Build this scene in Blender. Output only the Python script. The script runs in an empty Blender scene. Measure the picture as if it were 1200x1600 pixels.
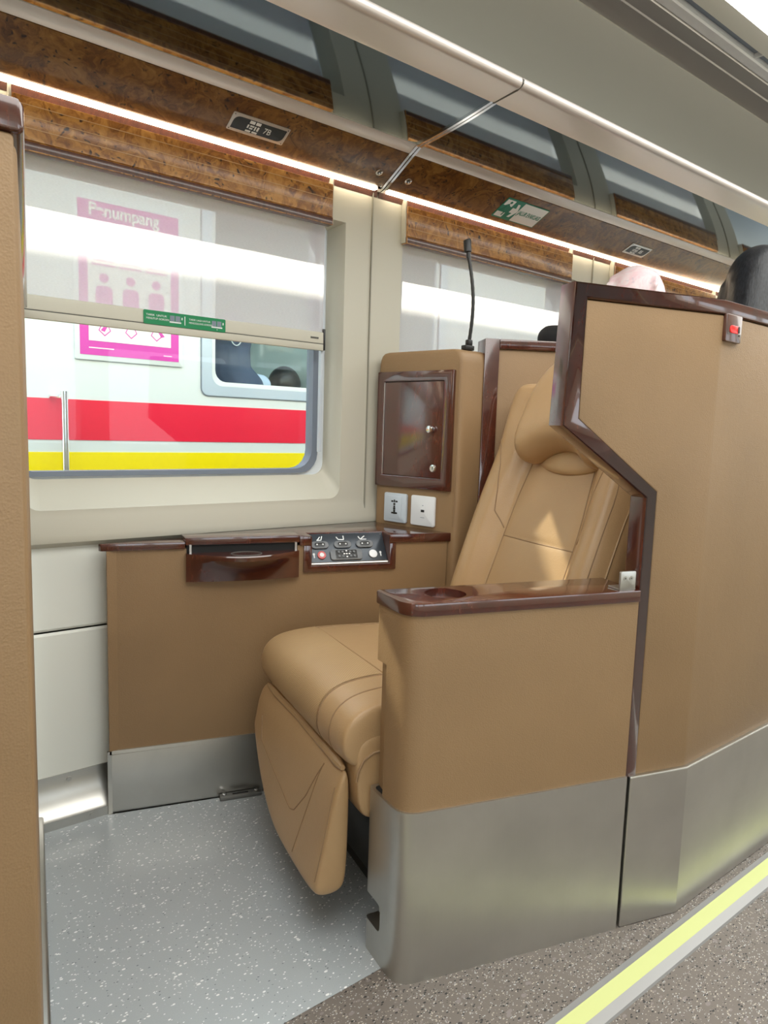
import bpy, bmesh, math, random
from mathutils import Vector, Matrix
random.seed(7)
SC = bpy.context.scene
COL = SC.collection
PI = math.pi

# ------------------------------------------------------------------ materials
def mat(name):
    m = bpy.data.materials.new(name); m.use_nodes = True
    nt = m.node_tree; b = nt.nodes['Principled BSDF']
    return m, nt, b
def nn(nt, t, **kw):
    n = nt.nodes.new(t)
    for k, v in kw.items(): setattr(n, k, v)
    return n
def ln(nt, a, b): nt.links.new(a, b)
def simple(name, col, rough=.5, metal=0., spec=.5, coat=0., emit=None, es=0.):
    m, nt, b = mat(name)
    b.inputs['Base Color'].default_value = (*col, 1)
    b.inputs['Roughness'].default_value = rough
    b.inputs['Metallic'].default_value = metal
    b.inputs['Specular IOR Level'].default_value = spec
    b.inputs['Coat Weight'].default_value = coat
    if emit:
        b.inputs['Emission Color'].default_value = (*emit, 1)
        b.inputs['Emission Strength'].default_value = es
    return m
def objco(nt, scale=(1, 1, 1)):
    tc = nn(nt, 'ShaderNodeTexCoord'); mp = nn(nt, 'ShaderNodeMapping')
    mp.inputs['Scale'].default_value = scale
    ln(nt, tc.outputs['Object'], mp.inputs['Vector'])
    return mp.outputs['Vector']
def ramp(nt, fac, stops):
    r = nn(nt, 'ShaderNodeValToRGB'); el = r.color_ramp.elements
    while len(el) > 1: el.remove(el[-1])
    el[0].position = stops[0][0]; el[0].color = (*stops[0][1], 1)
    for p, c in stops[1:]:
        e = el.new(p); e.color = (*c, 1)
    ln(nt, fac, r.inputs['Fac']); return r.outputs['Color']
def noise(nt, vec, scale, detail=3, rough=.5, dist=0.):
    n = nn(nt, 'ShaderNodeTexNoise')
    n.inputs['Scale'].default_value = scale; n.inputs['Detail'].default_value = detail
    n.inputs['Roughness'].default_value = rough; n.inputs['Distortion'].default_value = dist
    ln(nt, vec, n.inputs['Vector']); return n.outputs['Fac']
def voro(nt, vec, scale, feature='F1'):
    n = nn(nt, 'ShaderNodeTexVoronoi'); n.feature = feature
    n.inputs['Scale'].default_value = scale; ln(nt, vec, n.inputs['Vector']); return n
def bump(nt, b, h, strength, dist=.002):
    bp = nn(nt, 'ShaderNodeBump'); bp.inputs['Strength'].default_value = strength
    bp.inputs['Distance'].default_value = dist
    ln(nt, h, bp.inputs['Height']); ln(nt, bp.outputs['Normal'], b.inputs['Normal'])
def mathn(nt, op, a, b=None):
    n = nn(nt, 'ShaderNodeMath', operation=op)
    for i, x in enumerate((a, b)):
        if x is None: continue
        if isinstance(x, (int, float)): n.inputs[i].default_value = x
        else: ln(nt, x, n.inputs[i])
    return n.outputs[0]
def mixc(nt, fac, a, b):
    n = nn(nt, 'ShaderNodeMix', data_type='RGBA')
    for i, x in ((0, fac), (6, a), (7, b)):
        if isinstance(x, tuple): n.inputs[i].default_value = (*x, 1)
        elif isinstance(x, (int, float)): n.inputs[i].default_value = x
        else: ln(nt, x, n.inputs[i])
    return n.outputs[2]

def leather(name, c, rough=.42, grain=260, bs=.35, perf=False):
    m, nt, b = mat(name)
    v = objco(nt)
    f = noise(nt, v, 5, 3)
    col = ramp(nt, f, [(.3, tuple(x*.93 for x in c)), (.7, tuple(x*1.06 for x in c))])
    vo = voro(nt, v, grain)
    h = mathn(nt, 'ADD', vo.outputs['Distance'], mathn(nt, 'MULTIPLY', noise(nt, v, 90, 2), 1.2))
    if perf:
        tc = nn(nt, 'ShaderNodeTexCoord'); mp = nn(nt, 'ShaderNodeMapping')
        mp.inputs['Scale'].default_value = (210, 210, 210); mp.inputs['Rotation'].default_value = (0, 0, PI/4)
        ln(nt, tc.outputs['UV'], mp.inputs['Vector'])
        fr = nn(nt, 'ShaderNodeVectorMath', operation='FRACTION'); ln(nt, mp.outputs[0], fr.inputs[0])
        ds = nn(nt, 'ShaderNodeVectorMath', operation='DISTANCE'); ln(nt, fr.outputs[0], ds.inputs[0])
        ds.inputs[1].default_value = (.5, .5, 0)
        hole = mathn(nt, 'LESS_THAN', ds.outputs['Value'], .22)
        col = mixc(nt, mathn(nt, 'MULTIPLY', hole, .55), col, tuple(x*.35 for x in c))
    ln(nt, col, b.inputs['Base Color'])
    b.inputs['Roughness'].default_value = rough
    b.inputs['Specular IOR Level'].default_value = .5
    bump(nt, b, h, bs, .0012)
    return m
M = {}
M['shell'] = leather('shell_leatherette', (.288, .181, .090), .5, 420, .22)
M['seat'] = leather('seat_leather', (.465, .302, .155), .31, 420, .16)
M['perf'] = leather('perforated_leather', (.49, .325, .165), .4, 420, .12, True)
M['thread'] = simple('stitching', (.30, .19, .10), .6)
M['pipe'] = simple('leather_piping', (.40, .26, .135), .4)

def wood(name, c1, c2, coat=.9, rough=.22, cr=.09):
    m, nt, b = mat(name)
    v = objco(nt, (9, 9, 3))
    f = noise(nt, v, 6, 6, .6, 1.5)
    f2 = noise(nt, objco(nt, (60, 60, 6)), 8, 3)
    ff = mathn(nt, 'ADD', mathn(nt, 'MULTIPLY', f, .7), mathn(nt, 'MULTIPLY', f2, .3))
    ln(nt, ramp(nt, ff, [(.35, c1), (.65, c2)]), b.inputs['Base Color'])
    b.inputs['Roughness'].default_value = rough
    b.inputs['Coat Weight'].default_value = coat; b.inputs['Coat Roughness'].default_value = cr; b.inputs['Coat IOR'].default_value = 1.75
    return m
M['wood'] = wood('mahogany', (.042, .009, .006), (.100, .022, .012))
M['wooddoor'] = wood('mahogany_door', (.05, .011, .008), (.11, .026, .016), 1., .25, .13)
M['wooddull'] = wood('mahogany_satin', (.05, .016, .01), (.12, .04, .022), .5, .35)

def burl(name, dark=1.):
    m, nt, b = mat(name)
    v = objco(nt)
    n1 = nn(nt, 'ShaderNodeTexNoise'); n1.inputs['Scale'].default_value = 9; n1.inputs['Detail'].default_value = 4
    ln(nt, v, n1.inputs['Vector'])
    vm = nn(nt, 'ShaderNodeVectorMath', operation='MULTIPLY_ADD')
    ln(nt, n1.outputs['Color'], vm.inputs[0]); vm.inputs[1].default_value = (.22, .22, .22); ln(nt, v, vm.inputs[2])
    f = noise(nt, vm.outputs[0], 15, 8, .66, 1.6)
    col = ramp(nt, f, [(.30, (.10*dark, .030*dark, .006*dark)), (.45, (.30*dark, .115*dark, .02*dark)), (.57, (.50*dark, .23*dark, .05*dark)), (.75, (.66*dark, .36*dark, .10*dark))])
    vo = voro(nt, vm.outputs[0], 46)
    knot = ramp(nt, vo.outputs['Distance'], [(.12, (1, 1, 1)), (.30, (0, 0, 0))])
    patch = ramp(nt, noise(nt, v, 13, 2), [(.42, (0, 0, 0)), (.52, (1, 1, 1))])
    k = mathn(nt, 'MULTIPLY', knot, patch)
    ln(nt, mixc(nt, k, col, (.035*dark, .012*dark, .004)), b.inputs['Base Color'])
    b.inputs['Roughness'].default_value = .28; b.inputs['Coat Weight'].default_value = .5
    b.inputs['Coat Roughness'].default_value = .15
    return m
M['burl'] = burl('burl_veneer')
M['burldark'] = burl('burl_veneer_dark', .40)

def steel(name, c=(.60, .60, .575), rough=.3, sc=(2, 2, 260), bs=.06):
    m, nt, b = mat(name)
    v = objco(nt, sc)
    f = noise(nt, v, 3, 4)
    b.inputs['Base Color'].default_value = (*c, 1); b.inputs['Metallic'].default_value = 1
    r = mathn(nt, 'ADD', mathn(nt, 'MULTIPLY', f, .14), rough-.07)
    ln(nt, r, b.inputs['Roughness'])
    cl = ramp(nt, noise(nt, objco(nt), 6, 4), [(.3, tuple(x*.9 for x in c)), (.7, tuple(min(1, x*1.06) for x in c))])
    ln(nt, cl, b.inputs['Base Color'])
    bump(nt, b, f, bs, .0006)
    return m
M['steel'] = steel('brushed_steel', (.585, .575, .54), .36)
M['steelv'] = steel('brushed_steel_vertical', (.585, .575, .54), .40, (160, 160, 2))
M['alu'] = simple('aluminium', (.66, .64, .62), .38, .85)
M['alupaint'] = simple('rack_rail_paint', (.62, .57, .54), .3, .35)
M['stripalu'] = simple('strip_aluminium', (.40, .40, .40), .5, .6)
M['chrome'] = simple('chrome', (.8, .8, .8), .12, 1)
M['cream'] = simple('cream_wall_panel', (.58, .56, .47), .42, 0, .4)
M['cream2'] = simple('pale_lower_panel', (.80, .82, .76), .45, 0, .4)
M['seam'] = simple('dark_seam', (.10, .10, .09), .7)
M['wallseam'] = simple('wall_joint', (.30, .29, .24), .7)
M['cove'] = simple('ceiling_cove', (.76, .77, .70), .3, 0, .5)
M['black'] = simple('black_plastic', (.012, .012, .012), .4)
M['blackgloss'] = simple('black_gloss', (.012, .012, .012), .15)
M['castgrey'] = simple('cast_grey_metal', (.22, .22, .21), .45, .6)
M['dark'] = simple('dark_gap', (.01, .01, .01), .8)
M['white'] = simple('white_plastic', (.80, .82, .84), .3)
M['greypl'] = simple('pale_grey_plastic', (.56, .62, .68), .3)
M['sealwhite'] = simple('window_surround_white', (.72, .78, .82), .4)
M['gasket'] = simple('grey_rubber_gasket', (.20, .24, .30), .4)
M['mirror'] = simple('smoked_mirror_panel', (.105, .128, .142), .05, 1)
M['led'] = simple('led_strip', (1, .95, .85), .5, emit=(1, .84, .62), es=9.5)
M['diffuser'] = simple('ceiling_diffuser', (.9, .9, .9), .5, emit=(1, 1, .96), es=3.5)
M['green'] = simple('green_sticker', (.0, .22, .075), .4)
M['signgreen'] = simple('sign_green', (.006, .19, .12), .4)
M['signwhite'] = simple('sign_white', (.78, .80, .80), .4)
M['yellow'] = simple('glow_strip_yellow', (.62, .67, .28), .5)
M['red'] = simple('red_lens', (.75, .02, .02), .25, emit=(1, .03, .02), es=.35)
M['redbtn'] = simple('red_button', (.62, .12, .12), .35)
M['panelgrey'] = simple('control_panel_slate', (.055, .066, .08), .25, .3)
M['btngrey'] = simple('button_grey', (.16, .17, .18), .4)
M['gold'] = simple('pale_inlay', (.62, .40, .20), .4)
M['coachwhite'] = simple('coach_white_paint', (.70, .77, .80), .3)
M['coachred'] = simple('coach_red_paint', (.80, .015, .055), .3)
M['coachyellow'] = simple('coach_yellow_paint', (.95, .78, .0), .3)
M['coachframe'] = simple('coach_window_frame', (.50, .60, .72), .35, .2)
M['pink'] = simple('poster_pink', (.62, .05, .42), .5)
M['coachin'] = simple('coach_interior', (.60, .68, .66), .5)
M['ballast'] = simple('ballast', (.20, .19, .18), .9)
M['carbody'] = simple('car_body_grey', (.22, .23, .24), .5)
M['skin'] = simple('skin', (.50, .30, .20), .5)
M['hair'] = simple('black_hair', (.02, .022, .028), .38)
M['hood'] = simple('navy_hood', (.07, .09, .15), .8)
M['cloth_black'] = simple('black_cloth', (.012, .012, .014), .85)
M['cloth_blue'] = simple('pale_blue_cloth', (.55, .64, .80), .8)
M['cloth_grey'] = simple('grey_cloth', (.15, .17, .22), .8)
M['eye'] = simple('eye', (.05, .03, .02), .2)
M['seatblue'] = simple('blue_bench', (.05, .10, .25), .7)
M['bead'] = simple('lanyard_white', (.85, .85, .85), .5)

def hijab_mat():
    m, nt, b = mat('pink_floral_cloth')
    v = objco(nt)
    f = noise(nt, v, 22, 4, .6, 1.)
    f2 = noise(nt, v, 45, 2)
    c = ramp(nt, f, [(.35, (.80, .56, .60)), (.52, (.84, .68, .70)), (.68, (.80, .78, .80))])
    k = ramp(nt, f2, [(.62, (0, 0, 0)), (.70, (1, 1, 1))])
    ln(nt, mixc(nt, mathn(nt, 'MULTIPLY', k, .5), c, (.55, .47, .55)), b.inputs['Base Color'])
    b.inputs['Roughness'].default_value = .85
    return m
M['hijab'] = hijab_mat()
def hair_mat():
    m, nt, b = mat('black_hair_strands')
    f = noise(nt, objco(nt, (60, 60, 4)), 4, 3)
    ln(nt, ramp(nt, f, [(.35, (.006, .007, .009)), (.7, (.026, .029, .035))]), b.inputs['Base Color'])
    b.inputs['Roughness'].default_value = .38
    bump(nt, b, f, .35, .002)
    return m
M['hair'] = hair_mat()

def floor_mat(name, base, flecks, rough, fs):
    m, nt, b = mat(name)
    v = objco(nt)
    col = ramp(nt, noise(nt, v, 3, 3), [(.3, tuple(x*.93 for x in base)), (.7, tuple(x*1.05 for x in base))])
    fine = noise(nt, v, 420, 2, .7)
    col = mixc(nt, mathn(nt, 'MULTIPLY', fine, .22), col, tuple(x*.55 for x in base))
    for i, (c, thr, sc, p) in enumerate(flecks):
        mp = nn(nt, 'ShaderNodeMapping'); mp.inputs['Location'].default_value = (i*3.1, i*1.7, 0)
        mp.inputs['Rotation'].default_value = (0, 0, i*.7); mp.inputs['Scale'].default_value = (1, 1.7, 1)
        ln(nt, v, mp.inputs['Vector'])
        vo = voro(nt, mp.outputs[0], sc)
        sp = nn(nt, 'ShaderNodeSeparateColor'); ln(nt, vo.outputs['Color'], sp.inputs[0])
        pick = mathn(nt, 'LESS_THAN', sp.outputs[0], p)
        size = mathn(nt, 'MULTIPLY', sp.outputs[1], thr)
        near = mathn(nt, 'LESS_THAN', vo.outputs['Distance'], size)
        col = mixc(nt, mathn(nt, 'MULTIPLY', pick, near), col, c)
    ln(nt, col, b.inputs['Base Color'])
    b.inputs['Roughness'].default_value = rough
    return m
M['floor'] = floor_mat('speckled_pale_vinyl', (.45, .49, .515),
    [((.90, .92, .92), .46, 120, .17), ((.20, .22, .24), .35, 170, .14), ((.86, .88, .88), .5, 230, .14)], .24, 0)
M['aisle'] = floor_mat('speckled_dark_vinyl', (.185, .160, .140),
    [((.50, .45, .38), .5, 230, .30), ((.03, .03, .03), .55, 170, .35), ((.5, .5, .5), .5, 260, .3), ((.24, .21, .20), .6, 90, .1)], .42, 0)

def glass_mat():
    m = bpy.data.materials.new('window_glass'); m.use_nodes = True
    nt = m.node_tree; nt.nodes.clear()
    o = nn(nt, 'ShaderNodeOutputMaterial'); t = nn(nt, 'ShaderNodeBsdfTransparent'); g = nn(nt, 'ShaderNodeBsdfGlossy')
    t.inputs['Color'].default_value = (.93, .97, .98, 1); g.inputs['Roughness'].default_value = .02
    lw = nn(nt, 'ShaderNodeLayerWeight'); lw.inputs['Blend'].default_value = .5
    f = mathn(nt, 'ADD', mathn(nt, 'MULTIPLY', mathn(nt, 'POWER', lw.outputs['Facing'], 5), .4), .02)
    mx = nn(nt, 'ShaderNodeMixShader'); ln(nt, f, mx.inputs[0]); ln(nt, t.outputs[0], mx.inputs[1]); ln(nt, g.outputs[0], mx.inputs[2])
    ln(nt, mx.outputs[0], o.inputs[0]); return m
M['glass'] = glass_mat()
def blind_mat():
    m = bpy.data.materials.new('sheer_blind_fabric'); m.use_nodes = True
    nt = m.node_tree; nt.nodes.clear()
    o = nn(nt, 'ShaderNodeOutputMaterial'); t = nn(nt, 'ShaderNodeBsdfTransparent'); d = nn(nt, 'ShaderNodeBsdfDiffuse'); tr = nn(nt, 'ShaderNodeBsdfTranslucent')
    v = objco(nt, (1, 1, 6)); f = noise(nt, v, 160, 2)
    c = ramp(nt, f, [(.3, (.66, .63, .645)), (.7, (.73, .70, .715))])
    ln(nt, c, d.inputs['Color']); ln(nt, c, tr.inputs['Color'])
    a = nn(nt, 'ShaderNodeMixShader'); a.inputs[0].default_value = .42; ln(nt, d.outputs[0], a.inputs[1]); ln(nt, tr.outputs[0], a.inputs[2])
    b2 = nn(nt, 'ShaderNodeMixShader'); b2.inputs[0].default_value = .18; ln(nt, a.outputs[0], b2.inputs[1]); ln(nt, t.outputs[0], b2.inputs[2])
    ln(nt, b2.outputs[0], o.inputs[0]); return m
M['blind'] = blind_mat()

# ------------------------------------------------------------------ objects
def tag(o, label, cat, group=None):
    o['label'] = label; o['category'] = cat
    if group: o['group'] = group
    return o
def thing(name, label, cat, loc=(0, 0, 0), rz=0., group=None, local=False):
    o = bpy.data.objects.new(name, None); COL.objects.link(o)
    o.empty_display_size = .05
    o.location = loc; o.rotation_euler = (0, 0, rz)
    o['_l'] = 1 if local else 0
    return tag(o, label, cat, group)
def root_of(o):
    while o.parent: o = o.parent
    return o
def finish(name, bm, m, parent=None, smooth=True, ang=35, sub=0):
    bmesh.ops.recalc_face_normals(bm, faces=bm.faces)
    if parent is not None:
        r = root_of(parent)
        if r.type == 'EMPTY' and not r.get('_l', 0):
            bm.transform((Matrix.Translation(r.location) @ Matrix.Rotation(r.rotation_euler.z, 4, 'Z')).inverted())
    me = bpy.data.meshes.new(name); bm.to_mesh(me); bm.free()
    for x in (m if isinstance(m, (list, tuple)) else [m]): me.materials.append(M[x])
    if smooth:
        me.polygons.foreach_set('use_smooth', [True]*len(me.polygons))
        if ang < 180: me.set_sharp_from_angle(angle=math.radians(ang))
    o = bpy.data.objects.new(name, me); COL.objects.link(o)
    if parent is not None: o.parent = parent
    if sub:
        s = o.modifiers.new('sub', 'SUBSURF'); s.levels = sub; s.render_levels = sub
    return o
def struct(name, bm, m, **k):
    o = finish(name, bm, m, None, **k); o['kind'] = 'structure'; return o
def NB(): return bmesh.new()
def bev(bm, geom_faces, w, seg=2, ang=25):
    if w <= 0: return
    fs = set(geom_faces)
    es = [e for f in fs for e in f.edges]
    es = [e for e in set(es) if len(e.link_faces) == 2 and e.calc_face_angle(0) > math.radians(ang)]
    bmesh.ops.bevel(bm, geom=es, offset=w, segments=seg, affect='EDGES', profile=.5, clamp_overlap=True)
def extrude_poly(bm, pts3, vec, b=0., seg=2, mi=0, cap=True):
    """closed prism from a 3-D polygon pushed along vec"""
    vec = Vector(vec); n = len(pts3)
    v0 = [bm.verts.new(Vector(p)) for p in pts3]; v1 = [bm.verts.new(Vector(p)+vec) for p in pts3]
    fs = [bm.faces.new(v0[::-1]), bm.faces.new(v1)] if cap else []
    for i in range(n):
        j = (i+1) % n; fs.append(bm.faces.new((v0[i], v0[j], v1[j], v1[i])))
    for f in fs: f.material_index = mi
    bmesh.ops.recalc_face_normals(bm, faces=fs)
    bev(bm, fs, b, seg)
    return fs
def box(bm, x0, x1, y0, y1, z0, z1, b=0., seg=2, mi=0):
    return extrude_poly(bm, [(x0, y0, z0), (x1, y0, z0), (x1, y1, z0), (x0, y1, z0)], (0, 0, z1-z0), b, seg, mi)
def zprism(bm, poly, z0, z1, b=0., seg=2, mi=0):
    return extrude_poly(bm, [(p[0], p[1], z0) for p in poly], (0, 0, z1-z0), b, seg, mi)
def xprism(bm, poly_yz, x0, x1, b=0., seg=2, mi=0):
    return extrude_poly(bm, [(x0, p[0], p[1]) for p in poly_yz], (x1-x0, 0, 0), b, seg, mi)
def rr(a0, a1, b0, b1, r, n=5):
    out = []
    for cx, cy, s in ((a1-r, b1-r, 0), (a0+r, b1-r, 1), (a0+r, b0+r, 2), (a1-r, b0+r, 3)):
        for i in range(n+1):
            t = (s+i/n)*PI/2; out.append((cx+r*math.cos(t), cy+r*math.sin(t)))
    return out
def round_poly(pts, radii, n=6):
    out = []; N = len(pts)
    for i, p in enumerate(pts):
        r = radii[i] if isinstance(radii, (list, tuple)) else radii
        p = Vector(p); a = Vector(pts[i-1])-p; c = Vector(pts[(i+1) % N])-p
        if r <= 0: out.append(tuple(p)); continue
        d = min(r, a.length*.49, c.length*.49)
        A = p+a.normalized()*d; Cc = p+c.normalized()*d
        for k in range(n+1):
            t = k/n; out.append(tuple((1-t)**2*A+2*t*(1-t)*p+t*t*Cc))
    return out
def tube(bm, pts, r, n=8, mi=0, cap=True):
    pts = [Vector(p) for p in pts]; rings = []
    up = Vector((0, 0, 1)); prev = None
    for i, p in enumerate(pts):
        d = (pts[min(i+1, len(pts)-1)]-pts[max(i-1, 0)]).normalized()
        if prev is None:
            a = d.cross(up)
            if a.length < .1: a = d.cross(Vector((1, 0, 0)))
        else: a = prev-d*prev.dot(d)
        a.normalize(); prev = a; b = d.cross(a)
        rad = r[i] if isinstance(r, (list, tuple)) else r
        rings.append([bm.verts.new(p+(a*math.cos(2*PI*k/n)+b*math.sin(2*PI*k/n))*rad) for k in range(n)])
    for q in range(len(rings)-1):
        for k in range(n):
            f = bm.faces.new((rings[q][k], rings[q][(k+1) % n], rings[q+1][(k+1) % n], rings[q+1][k])); f.material_index = mi
    if cap:
        for rg in (rings[0][::-1], rings[-1]):
            f = bm.faces.new(rg); f.material_index = mi
def disc(bm, c, axis, r, h, n=20, mi=0, b=0.):
    c = Vector(c); ax = Vector(axis).normalized()
    a = ax.cross(Vector((0, 0, 1)))
    if a.length < .1: a = ax.cross(Vector((1, 0, 0)))
    a.normalize(); bb = ax.cross(a)
    extrude_poly(bm, [c+(a*math.cos(2*PI*k/n)+bb*math.sin(2*PI*k/n))*r for k in range(n)], ax*h, b, 2, mi)
def ball(bm, c, r, seg=16, mi=0, mtx=None):
    q = bmesh.ops.create_uvsphere(bm, u_segments=seg, v_segments=seg//2+2, radius=1)
    s = r if isinstance(r, (list, tuple)) else (r, r, r)
    T = Matrix.Translation(c) @ (mtx or Matrix.Identity(4)) @ Matrix.Diagonal((*s, 1))
    bmesh.ops.transform(bm, matrix=T, verts=q['verts'])
    for v in q['verts']:
        for f in v.link_faces: f.material_index = mi
def loft(bm, rings, closed=True, caps=True, uv=None, mi=0):
    V = [[bm.verts.new(Vector(p)) for p in rg] for rg in rings]; n = len(V[0])
    L = bm.loops.layers.uv.verify() if uv else None
    for q in range(len(V)-1):
        for k in range(n if closed else n-1):
            k2 = (k+1) % n
            f = bm.faces.new((V[q][k], V[q][k2], V[q+1][k2], V[q+1][k])); f.material_index = mi
            if L:
                for lp, (a, b) in zip(f.loops, ((q, k), (q, k2), (q+1, k2), (q+1, k))): lp[L].uv = uv[a][b]
    if caps:
        for rg in (V[0][::-1], V[-1]):
            f = bm.faces.new(rg); f.material_index = mi
    return V
def text(bm, s, origin, right, up, size, mi=0, depth=.0006, align='LEFT', sx=1., bold=0.):
    cu = bpy.data.curves.new('t', 'FONT'); cu.body = s; cu.size = size; cu.extrude = depth/2; cu.align_x = align
    cu.offset = bold
    ob = bpy.data.objects.new('t', cu); COL.objects.link(ob)
    dg = bpy.context.evaluated_depsgraph_get()
    me = bpy.data.meshes.new_from_object(ob.evaluated_get(dg))
    bpy.data.objects.remove(ob); bpy.data.curves.remove(cu)
    R = Vector(right).normalized()*sx; U = Vector(up).normalized(); Nn = Vector(right).normalized().cross(U)
    T = Matrix(((R.x, U.x, Nn.x, origin[0]), (R.y, U.y, Nn.y, origin[1]), (R.z, U.z, Nn.z, origin[2]), (0, 0, 0, 1)))
    me.transform(T)
    k = len(bm.faces); bm.from_mesh(me); bm.faces.ensure_lookup_table()
    for f in bm.faces[k:]: f.material_index = mi
    bpy.data.meshes.remove(me)
def rrb(a0, a1, b0, b1, r, n=5):
    out = [(a1, b1), (a0, b1)]
    for cx, cy, s in ((a0+r, b0+r, 2), (a1-r, b0+r, 3)):
        for i in range(n+1):
            t = (s+i/n)*PI/2; out.append((cx+r*math.cos(t), cy+r*math.sin(t)))
    return out
class Frame:
    """a flat local frame: a along right, b along up, c outward"""
    def __init__(s, o, right, up):
        s.o = Vector(o); s.r = Vector(right).normalized(); s.u = Vector(up); s.u = (s.u-s.r*s.u.dot(s.r)).normalized(); s.n = s.r.cross(s.u)
    def p(s, a, b, c=0.): return s.o+s.r*a+s.u*b+s.n*c
    def plate(s, bm, poly, c0, c1, b=0., mi=0, seg=2): extrude_poly(bm, [s.p(a, q, c0) for a, q in poly], s.n*(c1-c0), b, seg, mi)
    def rect(s, bm, a0, a1, b0, b1, c0, c1, r=0., b=0., mi=0):
        s.plate(bm, rr(a0, a1, b0, b1, r, 4) if r else [(a0, b0), (a1, b0), (a1, b1), (a0, b1)], c0, c1, b, mi)
    def ring(s, bm, out, inn, c0, c1, mi=0):
        n = len(out)
        A = [[bm.verts.new(s.p(a, b, c)) for a, b in poly] for poly, c in ((out, c0), (out, c1), (inn, c1), (inn, c0))]
        for q in range(4):
            X, Y = A[q], A[(q+1) % 4]
            for k in range(n):
                f = bm.faces.new((X[k], X[(k+1) % n], Y[(k+1) % n], Y[k])); f.material_index = mi
def cut(o, bm2):
    bmesh.ops.recalc_face_normals(bm2, faces=bm2.faces)
    me = bpy.data.meshes.new('c'); bm2.to_mesh(me); bm2.free()
    c = bpy.data.objects.new('c', me); COL.objects.link(c)
    if o.parent is not None:
        r = root_of(o)
        if r.type == 'EMPTY' and not r.get('_l', 0):
            me.transform((Matrix.Translation(r.location) @ Matrix.Rotation(r.rotation_euler.z, 4, 'Z')).inverted())
    md = o.modifiers.new('b', 'BOOLEAN'); md.object = c; md.operation = 'DIFFERENCE'; md.solver = 'EXACT'
    c.matrix_world = o.matrix_world if False else Matrix.Identity(4)
    if o.parent is not None: c.parent = o.parent
    bpy.context.view_layer.update()
    dg = bpy.context.evaluated_depsgraph_get()
    nm = bpy.data.meshes.new_from_object(o.evaluated_get(dg))
    o.modifiers.remove(md); old = o.data; o.data = nm; nm.name = old.name
    bpy.data.objects.remove(c)
    nm.polygons.foreach_set('use_smooth', [True]*len(nm.polygons)); nm.set_sharp_from_angle(angle=math.radians(30))
    return o

# ------------------------------------------------------------------ the carriage (X along the aisle, Y to the window, Z up)
X0, X1 = -2.6, 7.2
WY = 1.68
PITCH = 1.043
# floors
bm = NB(); box(bm, X0, X1, .88, 1.80, -.06, 0); struct('floor', bm, 'floor')
bm = NB(); box(bm, X0, X1, -1.25, .8795, -.06, 0); struct('floor_aisle', bm, 'aisle')
# window wall: upper slab with window openings, lower panels
wall_poly = [(1.68, .668), (1.672, .672), (1.668, .69), (1.68, .73), (1.68, 1.86), (1.81, 1.86), (1.81, .30), (1.705, .30), (1.705, .655)]
bm = NB(); xprism(bm, wall_poly, X0, X1)
w = struct('wall_window', bm, 'cream')
for k in range(-2, 6):
    dx = k*PITCH
    a = rrb(.316, 1.152, .747, 1.520, .035); b = rrb(.322, 1.132, .812, 1.508, .035)
    bm = NB(); loft(bm, [[(x+dx, 1.66, z) for x, z in rrb(.314, 1.158, .735, 1.530, .035)], [(x+dx, 1.682, z) for x, z in a], [(x+dx, 1.735, z) for x, z in b], [(x+dx-(.075 if x < .6 else 0), 1.9, z) for x, z in b]])
    cut(w, bm)
bm = NB(); xprism(bm, [(1.70, .112), (1.70, .452), (1.705, .458), (1.705, .462), (1.70, .468), (1.70, .60), (1.694, .63), (1.694, .648), (1.70, .66), (1.72, .66), (1.72, .0), (1.705, .0), (1.705, .112)], X0, X1)
struct('wall_lower', bm, 'cream2')
bm = NB(); xprism(bm, [(1.72, -.1), (1.72, .66), (1.81, .66), (1.81, -.9), (1.75, -.9)], X0, X1); struct('wall_outer', bm, 'carbody')
bm = NB()
for k in range(-2, 6):
    x = 1.242+k*PITCH
    box(bm, x-.0013, x+.0013, 1.675, 1.6806, .672, 1.66)
struct('trim_1', bm, 'wallseam')
# heater duct skirting
bm = NB(); xprism(bm, [(1.655, 0), (1.655, .022), (1.662, .026), (1.697, .078), (1.697, .112), (1.705, .112), (1.705, 0)], X0, X1)
for x in (.40, .62, -.2, .9):
    disc(bm, (x, 1.6975, .096), (0, -1, 0), .006, .003, 14)
    disc(bm, (x+.04, 1.6555, .012), (0, -1, 0), .005, .003, 14)
struct('baseboard_window', bm, 'steel')

# windows: white surround, gasket, pane
for k in range(-1, 3):
    dx = k*PITCH
    fr = Frame((dx, 1.755, 0), (1, 0, 0), (0, 0, 1))
    bm = NB(); fr.ring(bm, rrb(.270, 1.138, .806, 1.55, .035), rrb(.285, 1.104, .822, 1.545, .05), -.012, .012)
    wf = struct('window_%d' % (k+2), bm, 'sealwhite')
    bm = NB(); fr.ring(bm, rrb(.281, 1.108, .818, 1.55, .055), rrb(.293, 1.089, .830, 1.545, .055), -.016, .020)
    finish('gasket', bm, 'gasket', wf)
    bm = NB(); fr.rect(bm, .287, 1.095, .822, 1.548, -.006, -.002); finish('pane', bm, 'glass', wf, smooth=False)
    # side guide track of the blind
    bm = NB(); box(bm, 1.094+dx, 1.102+dx, 1.704, 1.716, .88, 1.50); finish('blind_track', bm, 'greypl', wf)
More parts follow.
